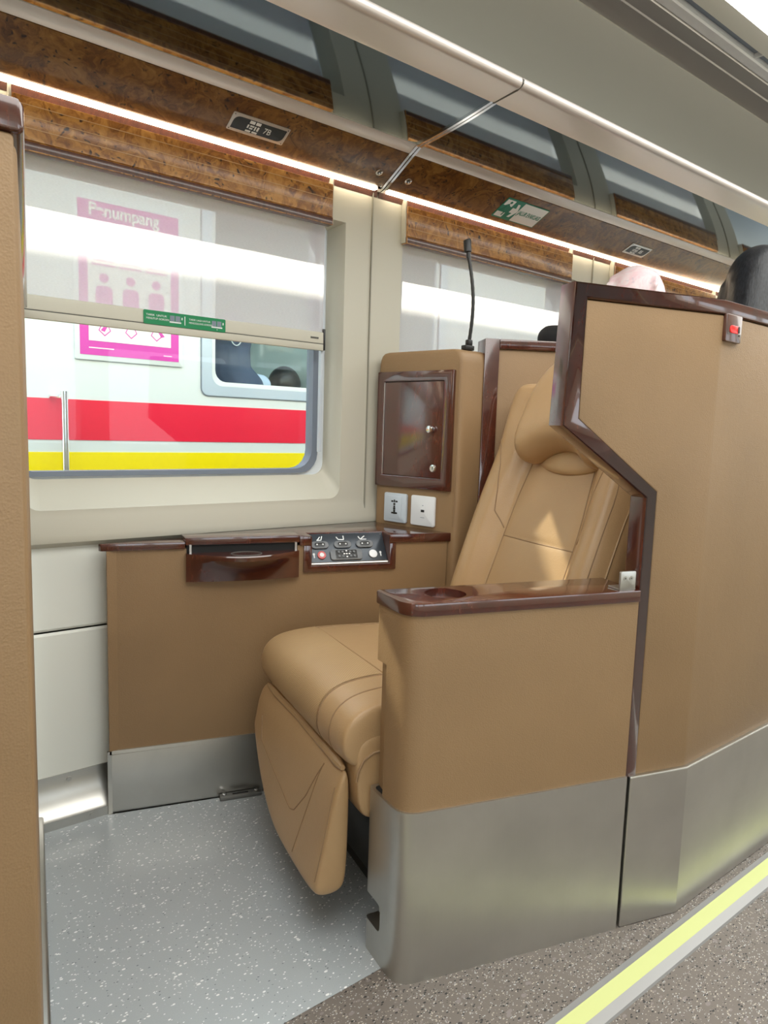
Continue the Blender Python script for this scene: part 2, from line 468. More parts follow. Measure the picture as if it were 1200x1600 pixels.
# valances (burl box over each window)
for k in range(-1, 4):
    dx = k*PITCH
    bm = NB(); x0, x1 = .312+dx, 1.092+dx
    xprism(bm, [(1.655, 1.518), (1.655, 1.603), (1.679, 1.606), (1.679, 1.518)], x0, x1, .002, mi=0)
    xprism(bm, [(1.6545, 1.497), (1.6545, 1.5175), (1.679, 1.5175), (1.679, 1.497)], x0-.001, x1+.001, .002, mi=1)
    for z in (1.5415, 1.564, 1.5865): box(bm, x0+.001, x1-.001, 1.6543, 1.6555, z-.0007, z+.0007, mi=2)
    box(bm, x1, x1+.0045, 1.66, 1.679, 1.50, 1.63, mi=3); box(bm, x0-.0045, x0, 1.66, 1.679, 1.50, 1.63, mi=3)
    struct('trim_valance_%d' % (k+2), bm, ['burl', 'wooddull', 'gold', 'cream'])

# roller blinds
BL = {-1: 1.165, 0: 1.165, 1: .90, 2: .90, 3: .9}
def blind(k, label):
    dx = k*PITCH; zb = BL[k]; x0, x1 = .322+dx, 1.0965+dx
    t = thing('roller_blind', label, 'blind', (.7+dx, 1.70, zb), 0, 'roller blinds on the windows')
    bm = NB(); n = 30
    L = []
    for j in range(n+1):
        z = zb+.04+(1.512-zb-.04)*j/n
        L.append([(x0+(x1-x0)*i/20, 1.7+.0006*math.sin(i*.9+j*.4), z) for i in range(21)])
    loft(bm, L, False, False); finish('fabric', bm, 'blind', t, ang=180)
    bm = NB(); xprism(bm, [(1.693, zb), (1.693, zb+.016), (1.6945, zb+.018), (1.693, zb+.020), (1.694, zb+.048), (1.697, zb+.051), (1.707, zb+.051), (1.707, zb)], x0, x1-.002, .001)
    box(bm, x0, x1-.002, 1.6928, 1.694, zb+.0172, zb+.0188, mi=1)
    box(bm, x1-.045, x1-.018, 1.6925, 1.694, zb+.030, zb+.036, .0005, mi=1)
    br = finish('bottom_bar', bm, ['cream', 'seam'], t)
    bm = NB(); box(bm, x1-.002, x1+.005, 1.694, 1.706, zb+.001, zb+.06, .001); finish('end_cap', bm, 'black', t)
    if k == 0:
        f = Frame((.587, 1.6915, 1.1822), (1, 0, 0), (0, 0, 1))
        bm = NB(); f.rect(bm, 0, .209, 0, .0325, -.0012, .0004, .003, mi=0)
        text(bm, 'TARIK  UNTUK', f.p(.006, .0195, .0006), f.r, f.u, .0065, 1, sx=1.15)
        text(bm, 'MENUTUP GORDEN', f.p(.006, .0115, .0006), f.r, f.u, .0065, 1, sx=.95)
        text(bm, 'TARIK LAGI UNTUK', f.p(.112, .0195, .0006), f.r, f.u, .0063, 1)
        text(bm, 'MENGGULUNG GORDEN', f.p(.112, .0115, .0006), f.r, f.u, .0063, 1, sx=.86)
        for ox in (.064, .172):
            for j in (0, 1): f.rect(bm, ox+j*.014, ox+j*.014+.0115, .0125, .0255, .0004, .0008, mi=2)
            f.rect(bm, ox-.001, ox+.028, .0085, .0118, .0004, .0009, mi=1)
            f.rect(bm, ox+.029, ox+.0315, .0175, .0235, .0004, .0009, .001, mi=1)
        f.rect(bm, .1005, .1023, .006, .027, .0004, .0009, mi=1)
        f.plate(bm, [(.184, .0055), (.188, .0055), (.186, .0035)], .0004, .0009, mi=1)
        finish('instruction_sticker', bm, ['green', 'signwhite', 'gasket'], t)
    return t
blind(0, 'half lowered sheer roller blind with green sticker on its bottom bar')
blind(1, 'sheer roller blind pulled down behind the black reading lamp')
blind(2, 'sheer roller blind past the cream pillar, behind the pink headscarf')

# ceiling: cove, profile, diffuser
cv = [(1.70, 1.78), (1.66, 1.86), (1.58, 1.95), (1.46, 2.01), (1.34, 2.04), (1.232, 2.05)]
bm = NB(); xprism(bm, cv+[(1.232, 2.12), (1.80, 2.12), (1.80, 1.78)], X0, X1); struct('ceiling_cove_window', bm, 'cove', ang=40)
bm = NB()
xprism(bm, [(1.230, 2.052), (1.215, 2.050), (1.160, 2.0505), (1.157, 2.048), (1.153, 2.0505), (1.110, 2.050), (1.106, 2.056), (1.106, 2.10), (1.230, 2.10)], X0, X1, mi=0)
xprism(bm, [(1.1015, 2.058), (1.1015, 2.050), (1.072, 2.047), (1.069, 2.052), (1.069, 2.10), (1.1015, 2.10)], X0, X1, mi=1)
xprism(bm, [(1.069, 2.066), (1.044, 2.066), (1.044, 2.10), (1.069, 2.10)], X0, X1, mi=2)
for i in range(9): box(bm, X0+.2+i*1.05+.353, X0+.2+i*1.05+.357, 1.044, 1.069, 2.052, 2.066, mi=1)
struct('trim_ceiling_profile', bm, ['alu', 'white', 'gasket'], ang=20)
bm = NB(); xprism(bm, [(1.044, 2.066), (1.044, 2.052), (1.005, 2.050), (.99, 2.052), (.99, 2.10), (1.044, 2.10)], X0, X1); struct('trim_ceiling_lip', bm, 'cove')
bm = NB()
n = 10; pr = [(1.0-1.4*i/n, 2.052+.02*math.sin(PI*i/n)) for i in range(n+1)]
xprism(bm, pr+[(-.4, 2.10), (1.0, 2.10)], X0, X1)
dl = finish('ceiling_light', bm, 'diffuser'); tag(dl, 'long glowing white ceiling light panel at top right', 'light')
bm = NB(); box(bm, X0, X1, -1.30, 1.80, 2.101, 2.16); struct('ceiling', bm, 'cove')
bm = NB(); xprism(bm, [(-.40, 2.10), (-.40, 2.05), (-.85, 2.03), (-1.05, 1.95), (-1.15, 1.80), (-1.20, 1.80), (-1.20, 2.10)], X0, X1); struct('ceiling_cove_aisle', bm, 'cove', ang=40)
# opposite wall with windows, carriage ends
bm = NB(); box(bm, X0, X1, -1.27, -1.15, -.05, 2.1); w2 = struct('wall_aisle', bm, 'cream')
for k in range(-2, 6):
    bm = NB(); extrude_poly(bm, [(x+k*PITCH+.1, -1.4, z) for x, z in rr(.25, 1.12, .80, 1.42, .05)], (0, .4, 0)); cut(w2, bm)
bm = NB(); box(bm, X0-.06, X0, -1.27, 1.81, -.05, 2.12); struct('wall_rear', bm, 'cream')
bm = NB(); box(bm, X1, X1+.06, -1.27, 1.81, -.05, 2.12); struct('wall_front', bm, 'cream')

# ------------------------------------------------------------------ luggage rack in sections
def zm(y):
    d = 1.50-y; return 1.704+.026*d+.21*d*d
NL = Vector((0, .137, -.068)).cross(Vector((1, 0, 0))).normalized()
def rack(x0, x1, label):
    t = thing('luggage_rack', label, 'luggage rack', ((x0+x1)/2, 1.66, 1.62), 0, 'overhead luggage rack sections')
    g = .004
    bm = NB(); extrude_poly(bm, [(x0+g, 1.650, 1.630), (x0+g, 1.6465, 1.6315), (x0+g, 1.5335, 1.6875), (x0+g, 1.540, 1.70), (x0+g, 1.655, 1.642)], (x1-x0-2*g, 0, 0), .001)
    wp = finish('wood_panel', bm, 'burldark', t)
    bm = NB(); extrude_poly(bm, [(x0+g, 1.5325, 1.6885), (x0+g, 1.501, 1.703), (x0+g, 1.51, 1.712), (x0+g, 1.540, 1.700)], (x1-x0-2*g, 0, 0), .001); finish('metal_strip', bm, 'alupaint', t)
    bm = NB(); ys = [1.4995-(1.4995-1.232)*i/14 for i in range(15)]
    xprism(bm, [(y, zm(y)) for y in ys]+[(y, zm(y)+.006) for y in ys[::-1]], x0+g, x1-g); finish('mirror_panel', bm, 'mirror', t, ang=30)
    prof = [(1.2345, 1.7225), (1.228, 1.7215), (1.160, 1.7255)]
    prof += [(1.156-.013*math.sin(a), 1.7385-.013*math.cos(a)) for a in [PI*i/8 for i in range(9)]]
    prof += [(1.20, 1.756), (1.2345, 1.745)]
    bm = NB(); xprism(bm, prof, x0+.002, x1-.002); finish('front_rail', bm, 'alupaint', t, ang=30)
    bm = NB(); box(bm, x0+.02, x1-.02, 1.6515, 1.668, 1.622, 1.631, .002); finish('led_strip', bm, 'led', t)
    bm = NB(); xprism(bm, [(1.651, 1.632), (1.67, 1.632), (1.679, 1.61), (1.679, 1.70), (1.651, 1.70)], x0+.002, x1-.002); finish('led_housing', bm, 'wooddull', t)
    # joint bars at both ends follow wood, strip and mirror
    for xa, s in ((x0, 1), (x1, -1)):
        bm = NB()
        path = [(1.668, 1.622), (1.650, 1.6255), (1.5325, 1.6845), (1.501, 1.6985)]+[(y, zm(y)-.004) for y in ys[1:]]
        for q in range(len(path)-1):
            (ya, za), (yb, zb) = path[q], path[q+1]
            c = xa+s*.0055
            extrude_poly(bm, [(c-.0038, ya, za), (c+.0038, ya, za), (c+.0038, yb, zb), (c-.0038, yb, zb)], (0, .003, .008))
        finish('joint_bar', bm, 'chrome', t, ang=60)
        bm = NB(); xprism(bm, [(1.2345, 1.7208), (1.16, 1.7243), (1.1425, 1.734), (1.1415, 1.742), (1.156, 1.7525), (1.2345, 1.747)], xa+s*.001-.0012, xa+s*.001+.0012); finish('rail_joint', bm, 'seam', t)
    # locks
    for xl in (x0+.052, x1-.052):
        if xl < -.3 or xl > 3.4: continue
        c = Vector((xl, 1.606, 1.6516)); nrm = Vector((0, -.44, -.90))
        bm = NB(); disc(bm, c, nrm, .0105, .005, 24, 0, .0015); disc(bm, c, nrm, .0055, .0062, 18, 1); disc(bm, c, nrm, .0022, .0070, 10, 0)
        finish('lock', bm, ['chrome', 'seam'], t)
    return t
JX = 1.259
for i, lb in enumerate(['overhead luggage rack section at far left, out past the tan divider', 'overhead luggage rack section above the half lowered blind', 'overhead luggage rack section carrying the green evacuation sign', 'overhead luggage rack section at far right beyond the green sign']):
    L = 2.086
    x0 = JX+(i-2)*L
    if i == 0: continue
    rack(x0, x0+L, lb)
bm = NB()
box(bm, X0, X1, 1.6515, 1.679, 1.632, 1.78); struct('trim_rack_back', bm, 'wooddull')

# signs on the rack panel
def rf(x, y):
    z = 1.6315+(1.6465-y)*(.056/.113)
    return Vector((x, y, z))
UPV = Vector((0, -.113, .056))
def seat_sign(x, y, w, txt, label):
    t = thing('seat_number_plate', label, 'sign', rf(x, y), 0, 'seat number plates')
    f = Frame(rf(x, y), (1, 0, 0), UPV)
    h = .052
    bm = NB(); f.rect(bm, -w/2, w/2, -h/2, h/2, .0006, .0028, .003, .0006, 0)
    for a in (-w/2+.005, w/2-.005):
        for b in (-h/2+.005, h/2-.005): extrude_poly(bm, [f.p(a+.0015*math.cos(q*PI/4), b+.0015*math.sin(q*PI/4), .0028) for q in range(8)], f.n*.0005, mi=1)
    pl = finish('plate', bm, ['alu', 'seam'], t)
    bm = NB(); f.plate(bm, round_poly([(-w/2+.007, -h/2+.008), (w/2-.007, -h/2+.008), (w/2-.007, h/2-.008), (-w/2+.007, h/2-.008)], [0, .03, 0, .03]), .0026, .0034); finish('black_field', bm, 'blackgloss', pl)
    bm = NB()
    text(bm, txt, f.p(w*.08, -.008, .0035), f.r, f.u, .0235, 0, sx=.8)
    # window-seat pictogram
    for a0, a1, b0, b1 in ((-.026, -.012, .008, .0165), (-.009, .004, .008, .0165), (-.028, -.024, -.006, .004), (-.021, -.010, -.0005, .004), (-.021, -.012, -.007, -.003), (-.008, -.004, -.008, .004), (-.001, .004, -.008, .004), (-.028, -.014, -.0165, -.0115), (-.010, .004, -.0165, -.0115)):
        f.rect(bm, a0*.95-.004, a1*.95-.004, b0, b1, .0034, .0038)
    finish('lettering', bm, 'signwhite', pl, smooth=False)
seat_sign(.834, 1.594, .150, '7B', 'small black seat plate reading 7B above the half lowered blind')
seat_sign(2.44, 1.594, .130, '8B', 'small black seat plate right of the green evacuation sign')
t = thing('evacuation_sign', 'green and white evacuation route sign with running figure and arrow', 'sign', rf(1.80, 1.594))
f = Frame(rf(1.775, 1.594), (1, 0, 0), UPV)
bm = NB(); f.rect(bm, -.098, .098, -.042, .042, .0006, .0024, .002, mi=0); finish('backing', bm, 'signgreen', t)
bm = NB(); f.rect(bm, -.017, .095, -.039, .039, .0022, .003, mi=0)
f.rect(bm, -.094, -.058, .012, .036, .0022, .003); f.rect(bm, -.094, -.060, -.036, -.016, .0022, .003)
f.plate(bm, [(-.048, -.010), (-.034, -.010), (-.041, -.028), (-.031, -.028), (-.018, 0), (-.031, .028), (-.041, .028), (-.034, .010), (-.048, .010)], .0022, .003)
finish('white_field', bm, 'signwhite', t, smooth=False)
bm = NB()
text(bm, 'JALUR EVAKUASI', f.p(-.013, -.008, .0032), f.r, f.u, .0245, 0, sx=.56, bold=.0004)
extrude_poly(bm, [f.p(-.072+.005*math.cos(q*PI/5), .027+.005*math.sin(q*PI/5), .003) for q in range(10)], f.n*.0006)
for a, b in (((-.074, .021), (-.078, .0)), ((-.077, .018), (-.064, .010)), ((-.077, .018), (-.088, .008)), ((-.078, .0), (-.066, -.010)), ((-.066, -.010), (-.068, -.028)), ((-.078, .0), (-.090, -.014))):
    d = Vector((b[0]-a[0], b[1]-a[1])); nn_ = Vector((-d.y, d.x)).normalized()*.0022
    f.plate(bm, [(a[0]+nn_.x, a[1]+nn_.y), (b[0]+nn_.x, b[1]+nn_.y), (b[0]-nn_.x, b[1]-nn_.y), (a[0]-nn_.x, a[1]-nn_.y)], .003, .0036)
finish('lettering', bm, 'signgreen', t, smooth=False)

# ------------------------------------------------------------------ seat shell frame (yaw -17.5 deg)
TH = math.radians(-17.5)
O = Vector((.73, .828, 0)); EU = Vector((math.cos(TH), math.sin(TH), 0)); EV = Vector((-math.sin(TH), math.cos(TH), 0))
def P(a, b, z=0.): return O+EU*a+EV*b+Vector((0, 0, z))
KU = .587                                  # where the shell kinks to run along the aisle
KP = P(KU, 0)
def S(s, z, off=0.):
    """point on the folded side of the shell: s runs along the side, off points to the seat"""
    if s <= KU: return P(s, off, z)
    return KP+Vector((s-KU+off*math.tan(-TH/2)*-1, off, z))
SEND = KU+(1.75-KP.x)
def bands(poly, s_list):
    return poly
def wing_strip(bm, outer, inner, o0, o1, b=.003):
    """mitred frame between two polylines (s,z) on the folded side"""
    for q in range(len(outer)-1):
        a, b_, c, d = outer[q], outer[q+1], inner[q+1], inner[q]
        v0 = [S(*p, o0) for p in (a, b_, c, d)]; v1 = [S(*p, o1) for p in (a, b_, c, d)]
        vs = [bm.verts.new(p) for p in v0+v1]
        fs = [bm.faces.new([vs[i] for i in ix]) for ix in ((0, 3, 2, 1), (4, 5, 6, 7), (0, 1, 5, 4), (2, 3, 7, 6), (1, 2, 6, 5), (3, 0, 4, 7))]
    bmesh.ops.remove_doubles(bm, verts=bm.verts, dist=1e-5)
    # drop the coincident inner end caps
    seen = {}
    for f in list(bm.faces):
        k = tuple(sorted(v.index if v.index >= 0 else id(v) for v in f.verts))
    bm.verts.index_update()
    for f in list(bm.faces):
        k = tuple(sorted(v.index for v in f.verts)); seen.setdefault(k, []).append(f)
    for k, l in seen.items():
        if len(l) > 1: bmesh.ops.delete(bm, geom=l, context='FACES_ONLY')
    bmesh.ops.recalc_face_normals(bm, faces=bm.faces)
    bev(bm, bm.faces, b, 2, 20)
ZT = 1.205
RE0, RE1 = Vector((1.750, .655)), Vector((1.948, 1.655))      # rear face of the shell
def make_shell(label):
    t = thing('seat_shell', label, 'seat divider', (KP.x, KP.y+.02, 0), 0, 'tall leather seat shells along the aisle')
    out = [(SEND, ZT), (KU, ZT), (.262, ZT), (.253, .966), (.441, .841), (.441, .306)]
    inn = [(SEND, ZT-.026), (KU, ZT-.026), (.288, ZT-.026), (.286, .980), (.466, .853), (.466, .306)]
    bm = NB(); wing_strip(bm, out, inn, .002, .046); finish('frame', bm, 'wood', t)
    # leather panel: two flat fields folded at the kink
    bm = NB()
    for off0, off1 in ((.005, .042),):
        pl = [(.287, ZT-.027), (.2855, .978), (.4655, .852), (.4655, .306), (KU, .306), (KU, ZT-.027)]
        A = [bm.verts.new(S(*p, off0)) for p in pl]; B = [bm.verts.new(S(*p, off1)) for p in pl]
        q2 = [(SEND-.004, .306), (SEND-.004, ZT-.027)]
        A2 = [bm.verts.new(S(*p, off0)) for p in q2]; B2 = [bm.verts.new(S(*p, off1)) for p in q2]
        bm.faces.new(A); bm.faces.new(B[::-1]); bm.faces.new((A[5], A[4], A2[0], A2[1])); bm.faces.new((B[4], B[5], B2[1], B2[0]))
        for i in range(4): bm.faces.new((A[i+1], A[i], B[i], B[i+1]))
        bm.faces.new((A[4], A2[0], B2[0], B[4])) ; bm.faces.new((A[0], A[5], B[5], B[0])); bm.faces.new((A[5], A2[1], B2[1], B[5])); bm.faces.new((A2[0], A2[1], B2[1], B2[0])); 
    try: bm.faces.new((A[3], A[4], B[4], B[3]))
    except ValueError: pass
    bmesh.ops.recalc_face_normals(bm, faces=bm.faces)
    bev(bm, bm.faces, .004, 3, 8)
    finish('side_panel', bm, 'shell', t, ang=25)
    # steel kick plate
    bm = NB()
    A = []
    for off in (-.004, .030):
        A.append([bm.verts.new(S(s, z, off)) for s, z in ((.449, 0), (KU, 0), (SEND-.004, 0), (SEND-.004, .309), (KU, .309), (.449, .309))])
    a, b = A
    for L, fl in ((a, 1), (b, -1)):
        for ix in ((0, 1, 4, 5), (1, 2, 3, 4)): bm.faces.new([L[i] for i in ix][::fl])
    for i in range(6):
        j = (i+1) % 6; bm.faces.new((a[j], a[i], b[i], b[j]))
    bmesh.ops.recalc_face_normals(bm, faces=bm.faces); bev(bm, bm.faces, .003, 3, 30)
    finish('kick_plate', bm, 'steel', t, ang=12)
    # rear face of the shell, running back to the window
    d = (RE1-RE0).normalized(); nrm = Vector((d.y, -d.x))
    def Rr(q, c, z): p = RE0+d*q+nrm*c; return (p.x, p.y, z)
    ln_ = (RE1-RE0).length
    bm = NB(); extrude_poly(bm, [Rr(0, -.03, .03), Rr(ln_, -.03, .03), Rr(ln_, -.03, ZT-.028), Rr(0, -.03, ZT-.028)], Vector((nrm.x, nrm.y, 0))*.026, .012, 4); finish('rear_panel', bm, 'shell', t, ang=30)
    bm = NB(); extrude_poly(bm, [Rr(-.002, -.034, ZT-.027), Rr(ln_, -.034, ZT-.027), Rr(ln_, -.034, ZT), Rr(-.002, -.034, ZT)], Vector((nrm.x, nrm.y, 0))*.036, .006, 3); finish('rear_cap', bm, 'wood', t, ang=30)
    bm = NB(); extrude_poly(bm, [Rr(.02, -.028, 0), Rr(ln_, -.028, 0), Rr(ln_, -.028, .045), Rr(.02, -.028, .045)], Vector((nrm.x, nrm.y, 0))*.034, .006, 3); finish('rear_kick_plate', bm, 'steel', t, ang=30)
    # call indicator
    f = Frame(S(KU, 1.153, .002), (1, 0, 0), (0, 0, 1))
    bm = NB(); f.rect(bm, .004, .062, -.022, .0275, -.004, .004, .003, .001); ci = finish('indicator_plate', bm, 'wooddull', t)
    bm = NB(); f.rect(bm, .016, .050, -.006, .008, .0036, .0062, .0065, .001, 0); f.rect(bm, .043, .0495, -.005, .007, .005, .0068, .002, 0, 1)
    finish('indicator_lens', bm, ['red', 'black'], ci)
    for a_ in (.011, .055):
        bm = NB(); extrude_poly(bm, [f.p(a_+.002*math.cos(q*PI/4), -.008+.002*math.sin(q*PI/4), .0035) for q in range(8)], f.n*.001); finish('screw', bm, 'seam', ci)
    return t
shell = make_shell('tall tan leather seat shell with mahogany frame and red call indicator')
def copy_tree(o, parent=None):
    c = o.copy(); COL.objects.link(c); c.parent = parent
    for ch in list(o.children): copy_tree(ch, c)
    return c
MOD = 1.62
s2 = copy_tree(shell); s2.location.x -= MOD
s2['label'] = 'tan leather seat shell cut off at the left edge of the photo'

# ------------------------------------------------------------------ armrest panel
t = thing('armrest_panel', 'low tan aisle armrest panel with mahogany cup holder top and steel base', 'armrest', P(.2, .05, 0))
fp = lambda u0, u1, v0, v1, r: [(u0+.014+0*r, v0), (u1, v0), (u1, v1), (u0, v1)]
def armpoly(e, u1, r=.034):
    pts = [(-.016-e, -e), (u1, -e), (u1, .106+e), (-.034-e, .106+e)]
    return [tuple(P(a, b)[:2]) for a, b in round_poly(pts, [r, .0, .0, .012], 8)]
bm = NB(); zprism(bm, armpoly(0, .440), .300, .6495); lp = finish('leather_panel', bm, 'shell', t, ang=40)
bm = NB()
extrude_poly(bm, [P(-.08, .068, .30), P(-.02, .068, .30), P(-.02, .068, .548), P(-.08, .068, .558)], EV*.08); cut(lp, bm)
bm = NB(); zprism(bm, armpoly(.0045, .4400, .038), 0, .312); sb = finish('steel_base', bm, 'steelv', t, ang=50)
bm = NB()
extrude_poly(bm, [P(-.09, q, z) for q, z in round_poly([(.055, .060), (.20, .060), (.20, .112), (.055, .112)], [.012, 0, 0, .012])], EU*.08); cut(sb, bm)
bm = NB(); zprism(bm, armpoly(-.003, .441, .03), .29, .3125); finish('base_rim', bm, 'dark', t)
bm = NB(); zprism(bm, armpoly(.004, .4405, .036), .650, .672, .0022, 2); tp = finish('wood_top', bm, 'wood', t, ang=40)
bm = NB(); c = P(.073, .058); disc(bm, (c.x, c.y, .658), (0, 0, 1), .0365, .03, 40); cut(tp, bm)
bm = NB(); disc(bm, (c.x, c.y, .6545), (0, 0, 1), .036, .004, 40); finish('cup_holder_base', bm, 'wooddull', tp)
bm = NB()
a = Frame(P(.4165, .012, .672), EV*-1, (0, 0, 1))
box(bm, 0, 0, 0, 0, 0, 0) if False else None
f = Frame(P(.398, .006, .673), EU, (0, 0, 1))
f.rect(bm, 0, .034, 0, .034, -.002, .003, .003, .0006, 0); f.rect(bm, 0, .034, -.0005, .002, -.03, .003, 0, 0, 0)
for aa in (.010, .023):
    extrude_poly(bm, [f.p(aa+.0042*math.cos(q*PI/6), .021+.0042*math.sin(q*PI/6), .003) for q in range(12)], f.n*.0008, mi=0)
    extrude_poly(bm, [f.p(aa+.0016*math.cos(q*PI/3), .021+.0016*math.sin(q*PI/3), .0038) for q in range(6)], f.n*.0004, mi=1)
finish('hinge_bracket', bm, ['steel', 'seam'], t)

# ------------------------------------------------------------------ window console
t = thing('side_console', 'tan side console under the window with mahogany shelf and control panel', 'console', (.95, 1.6, 0))
VC = .718
A_ = P(-.486, VC); B_ = Vector((1.3210, 1.392, 0)); C_ = Vector((1.272, 1.652, 0))
ubx = (B_-O).dot(EU)
def cons(e, ymax=1.652):
    a0 = P(-.486, VC-e); a1 = P(ubx, VC-e)
    pts = [(a0.x-e, a0.y), (a1.x, a1.y), (1.268, ymax), (a0.x-e, ymax)]
    return round_poly(pts, [.014, 0, 0, 0], 6)
bm = NB()
# leather body with the notch for the control panel
def body_part(u0, u1, z0, z1, first=False):
    pass
poly = [(-.486, .159), (ubx, .159), (ubx, .648), (.236, .648), (.236, .582), (.006, .582), (.006, .648), (-.486, .648)]
pp = round_poly(poly, [0]*8)
zprism(bm, cons(0), .150, .648)
bd = finish('leather_panel', bm, 'shell', t, ang=40)
bm = NB(); extrude_poly(bm, [P(a, VC-.03, z) for a, z in [(.006, .60), (.222, .60), (.222, .70), (.006, .70)]], EV*.085); cut(bd, bm)
bm = NB(); zprism(bm, cons(.004), 0, .159, .0015); finish('kick_plate', bm, 'steel', t, ang=40)
# wood shelf
def shelfpts(e):
    u0 = -.492
    return [P(u0, VC-e), P(-.306, VC-e), P(-.306, VC+.05)]
def zp(pts, z0, z1, b=.0015): 
    bm = NB(); zprism(bm, [(p[0], p[1]) for p in pts], z0, z1, b); return bm
e = .006
yb = 1.664
L0 = P(-.496, VC-e); 
finish('shelf', zp([L0, P(-.3075, VC-e), Vector((P(-.3075, VC).x+.012, yb, 0)), Vector((L0.x-.004, yb, 0))], .648, .6655), 'wood', t)
q1 = P(-.3065, VC-e); q2 = P(-.026, VC-e)
finish('tray_lid', zp([q1, q2, P(-.026, VC+.078), Vector((P(-.3065, VC).x+.0125, yb, 0)), ], .657, .675), 'wood', t)
shp = [P(-.025, VC-e), P(.006, VC-e), P(.006, VC+.056), P(.222, VC+.056), P(.222, VC-e), P(ubx+.008, VC-e), Vector((B_.x+.002, B_.y, 0)), Vector((1.2700, yb, 0)), Vector((P(-.306, VC).x+.02, yb, 0)), P(-.025, VC+.079)]
finish('shelf', zp(shp, .648, .672), 'wood', t)
# wood surround of the control notch
f = Frame(P(0, VC, 0), EU, (0, 0, 1))
bm = NB(); f.plate(bm, [(-.014, .577), (.240, .577), (.240, .648), (.222, .648), (.222, .594), (.006, .594), (.006, .648), (-.014, .648)], -.02, .006, .0015); finish('notch_frame', bm, 'wood', t)
bm = NB(); extrude_poly(bm, [P(.2205, VC-.004, .594), P(.2205, VC+.056, .594), P(.2205, VC+.056, .668), P(.2205, VC-.004, .668)], EU*.003)
finish('notch_cheek', bm, 'wooddull', t)
bm = NB(); extrude_poly(bm, [P(.0045, VC-.004, .594), P(.0045, VC+.056, .594), P(.0045, VC+.056, .668), P(.0045, VC-.004, .668)], EU*.003); finish('notch_cheek', bm, 'wooddull', t)
# control plate, sloping
p0 = P(.0075, VC-.001, .596); up = (P(.0075, VC+.054, .668)-p0)
g = Frame(p0, EU, up); H = up.length; W = .2125
bm = NB(); g.rect(bm, 0, W, 0, H, -.004, 0, 0, .0006, 0); g.rect(bm, 0, W, 0, .003, 0, .0015, 0, 0, 1)
for a_, b_ in ((.006, .006), (W-.006, .006), (.006, H-.005), (W-.006, H-.005)): extrude_poly(bm, [g.p(a_+.002*math.cos(q*PI/4), b_+.002*math.sin(q*PI/4), 0) for q in range(8)], g.n*.0006, mi=2)
cp = finish('control_plate', bm, ['panelgrey', 'alu', 'seam'], t)
for i, a_ in enumerate((.030, .093, .155)):
    bm = NB(); g.rect(bm, a_-.024, a_+.024, .045, .066, 0, .005, .0104, .001, 0); g.rect(bm, a_-.015, a_+.015, .049, .062, .005, .0066, .0064, .0008, 1)
    for s_ in (-.008, .008): extrude_poly(bm, [g.p(a_+s_+.0022*math.cos(q*PI/4), .0555+.0022*math.sin(q*PI/4), .0066) for q in range(8)], g.n*.0004, mi=2)
    finish('rocker_button', bm, ['btngrey', 'black', 'signwhite'], cp)
    bm = NB()      # little seat icon above
    bx_ = a_-.006; by_ = .071
    for (x1_, y1_, x2_, y2_) in [((0, 0, .012, 0), (.012, 0, .016, .012), (.002, 0, .010, .010)), ((-.008, .009, -.003, .001), (-.003, .001, .012, 0), (.012, 0, .012, .012)), ((-.008, .009, -.003, 0), (-.003, 0, .014, 0), (-.002, .001, .010, .010))][i]:
        d = Vector((x2_-x1_, y2_-y1_)); nrm = Vector((-d.y, d.x)).normalized()*.0013
        g.plate(bm, [(bx_+x1_+nrm.x, by_+y1_+nrm.y), (bx_+x2_+nrm.x, by_+y2_+nrm.y), (bx_+x2_-nrm.x, by_+y2_-nrm.y), (bx_+x1_-nrm.x, by_+y1_-nrm.y)], 0, .0006)
    finish('seat_icon', bm, 'signwhite', cp, smooth=False)
bm = NB(); g.rect(bm, .054, .142, .009, .040, 0, .006, .008, .001, 0)
g.rect(bm, .068, .128, .012, .037, .006, .0075, .003, .0008, 1)
for j in range(2):
    for i in range(5):
        if i == 2: continue
        a_, b_ = .077+i*.0105, .0185+j*.012
        extrude_poly(bm, [g.p(a_+.0035*math.cos(q*PI/5), b_+.0033*math.sin(q*PI/5), .0075) for q in range(10)], g.n*.002, .0005, mi=0)
for a_, b_ in ((.098, .0245), (.098, .033), (.098, .016), (.105, .0245), (.091, .0245)): extrude_poly(bm, [g.p(a_+.003*math.cos(q*PI/5), b_+.0024*math.sin(q*PI/5), .0075) for q in range(10)], g.n*.002, .0005, mi=2)
finish('keypad', bm, ['btngrey', 'black', 'alu'], cp)
bm = NB(); disc(bm, g.p(.031, .0255, 0), g.n, .0115, .005, 24, 0, .001); disc(bm, g.p(.031, .0255, .005), g.n, .006, .001, 16, 1); finish('red_button', bm, ['redbtn', 'signwhite'], cp)
bm = NB(); disc(bm, g.p(.174, .0255, 0), g.n, .0118, .004, 24, 0, .001); finish('white_button', bm, 'white', cp)
for a_ in (.011, .196):
    bm = NB(); extrude_poly(bm, [g.p(a_+.003*math.cos(q*PI/5), .030+.0035*math.sin(q*PI/5), 0) for q in range(10)], g.n*.0006); g.rect(bm, a_-.0015, a_+.0015, .019, .028, 0, .0006)
    finish('lamp_icon', bm, 'signwhite', cp, smooth=False)
bm = NB(); extrude_poly(bm, [P(-.304, VC-.0012, .634), P(-.030, VC-.0012, .634), P(-.030, VC-.0012, .6565), P(-.304, VC-.0012, .6565)], EV*.004); finish('tray_gap_shade', bm, 'dark', t)  # thin dark plate on the console face paints the shade between lid and tray
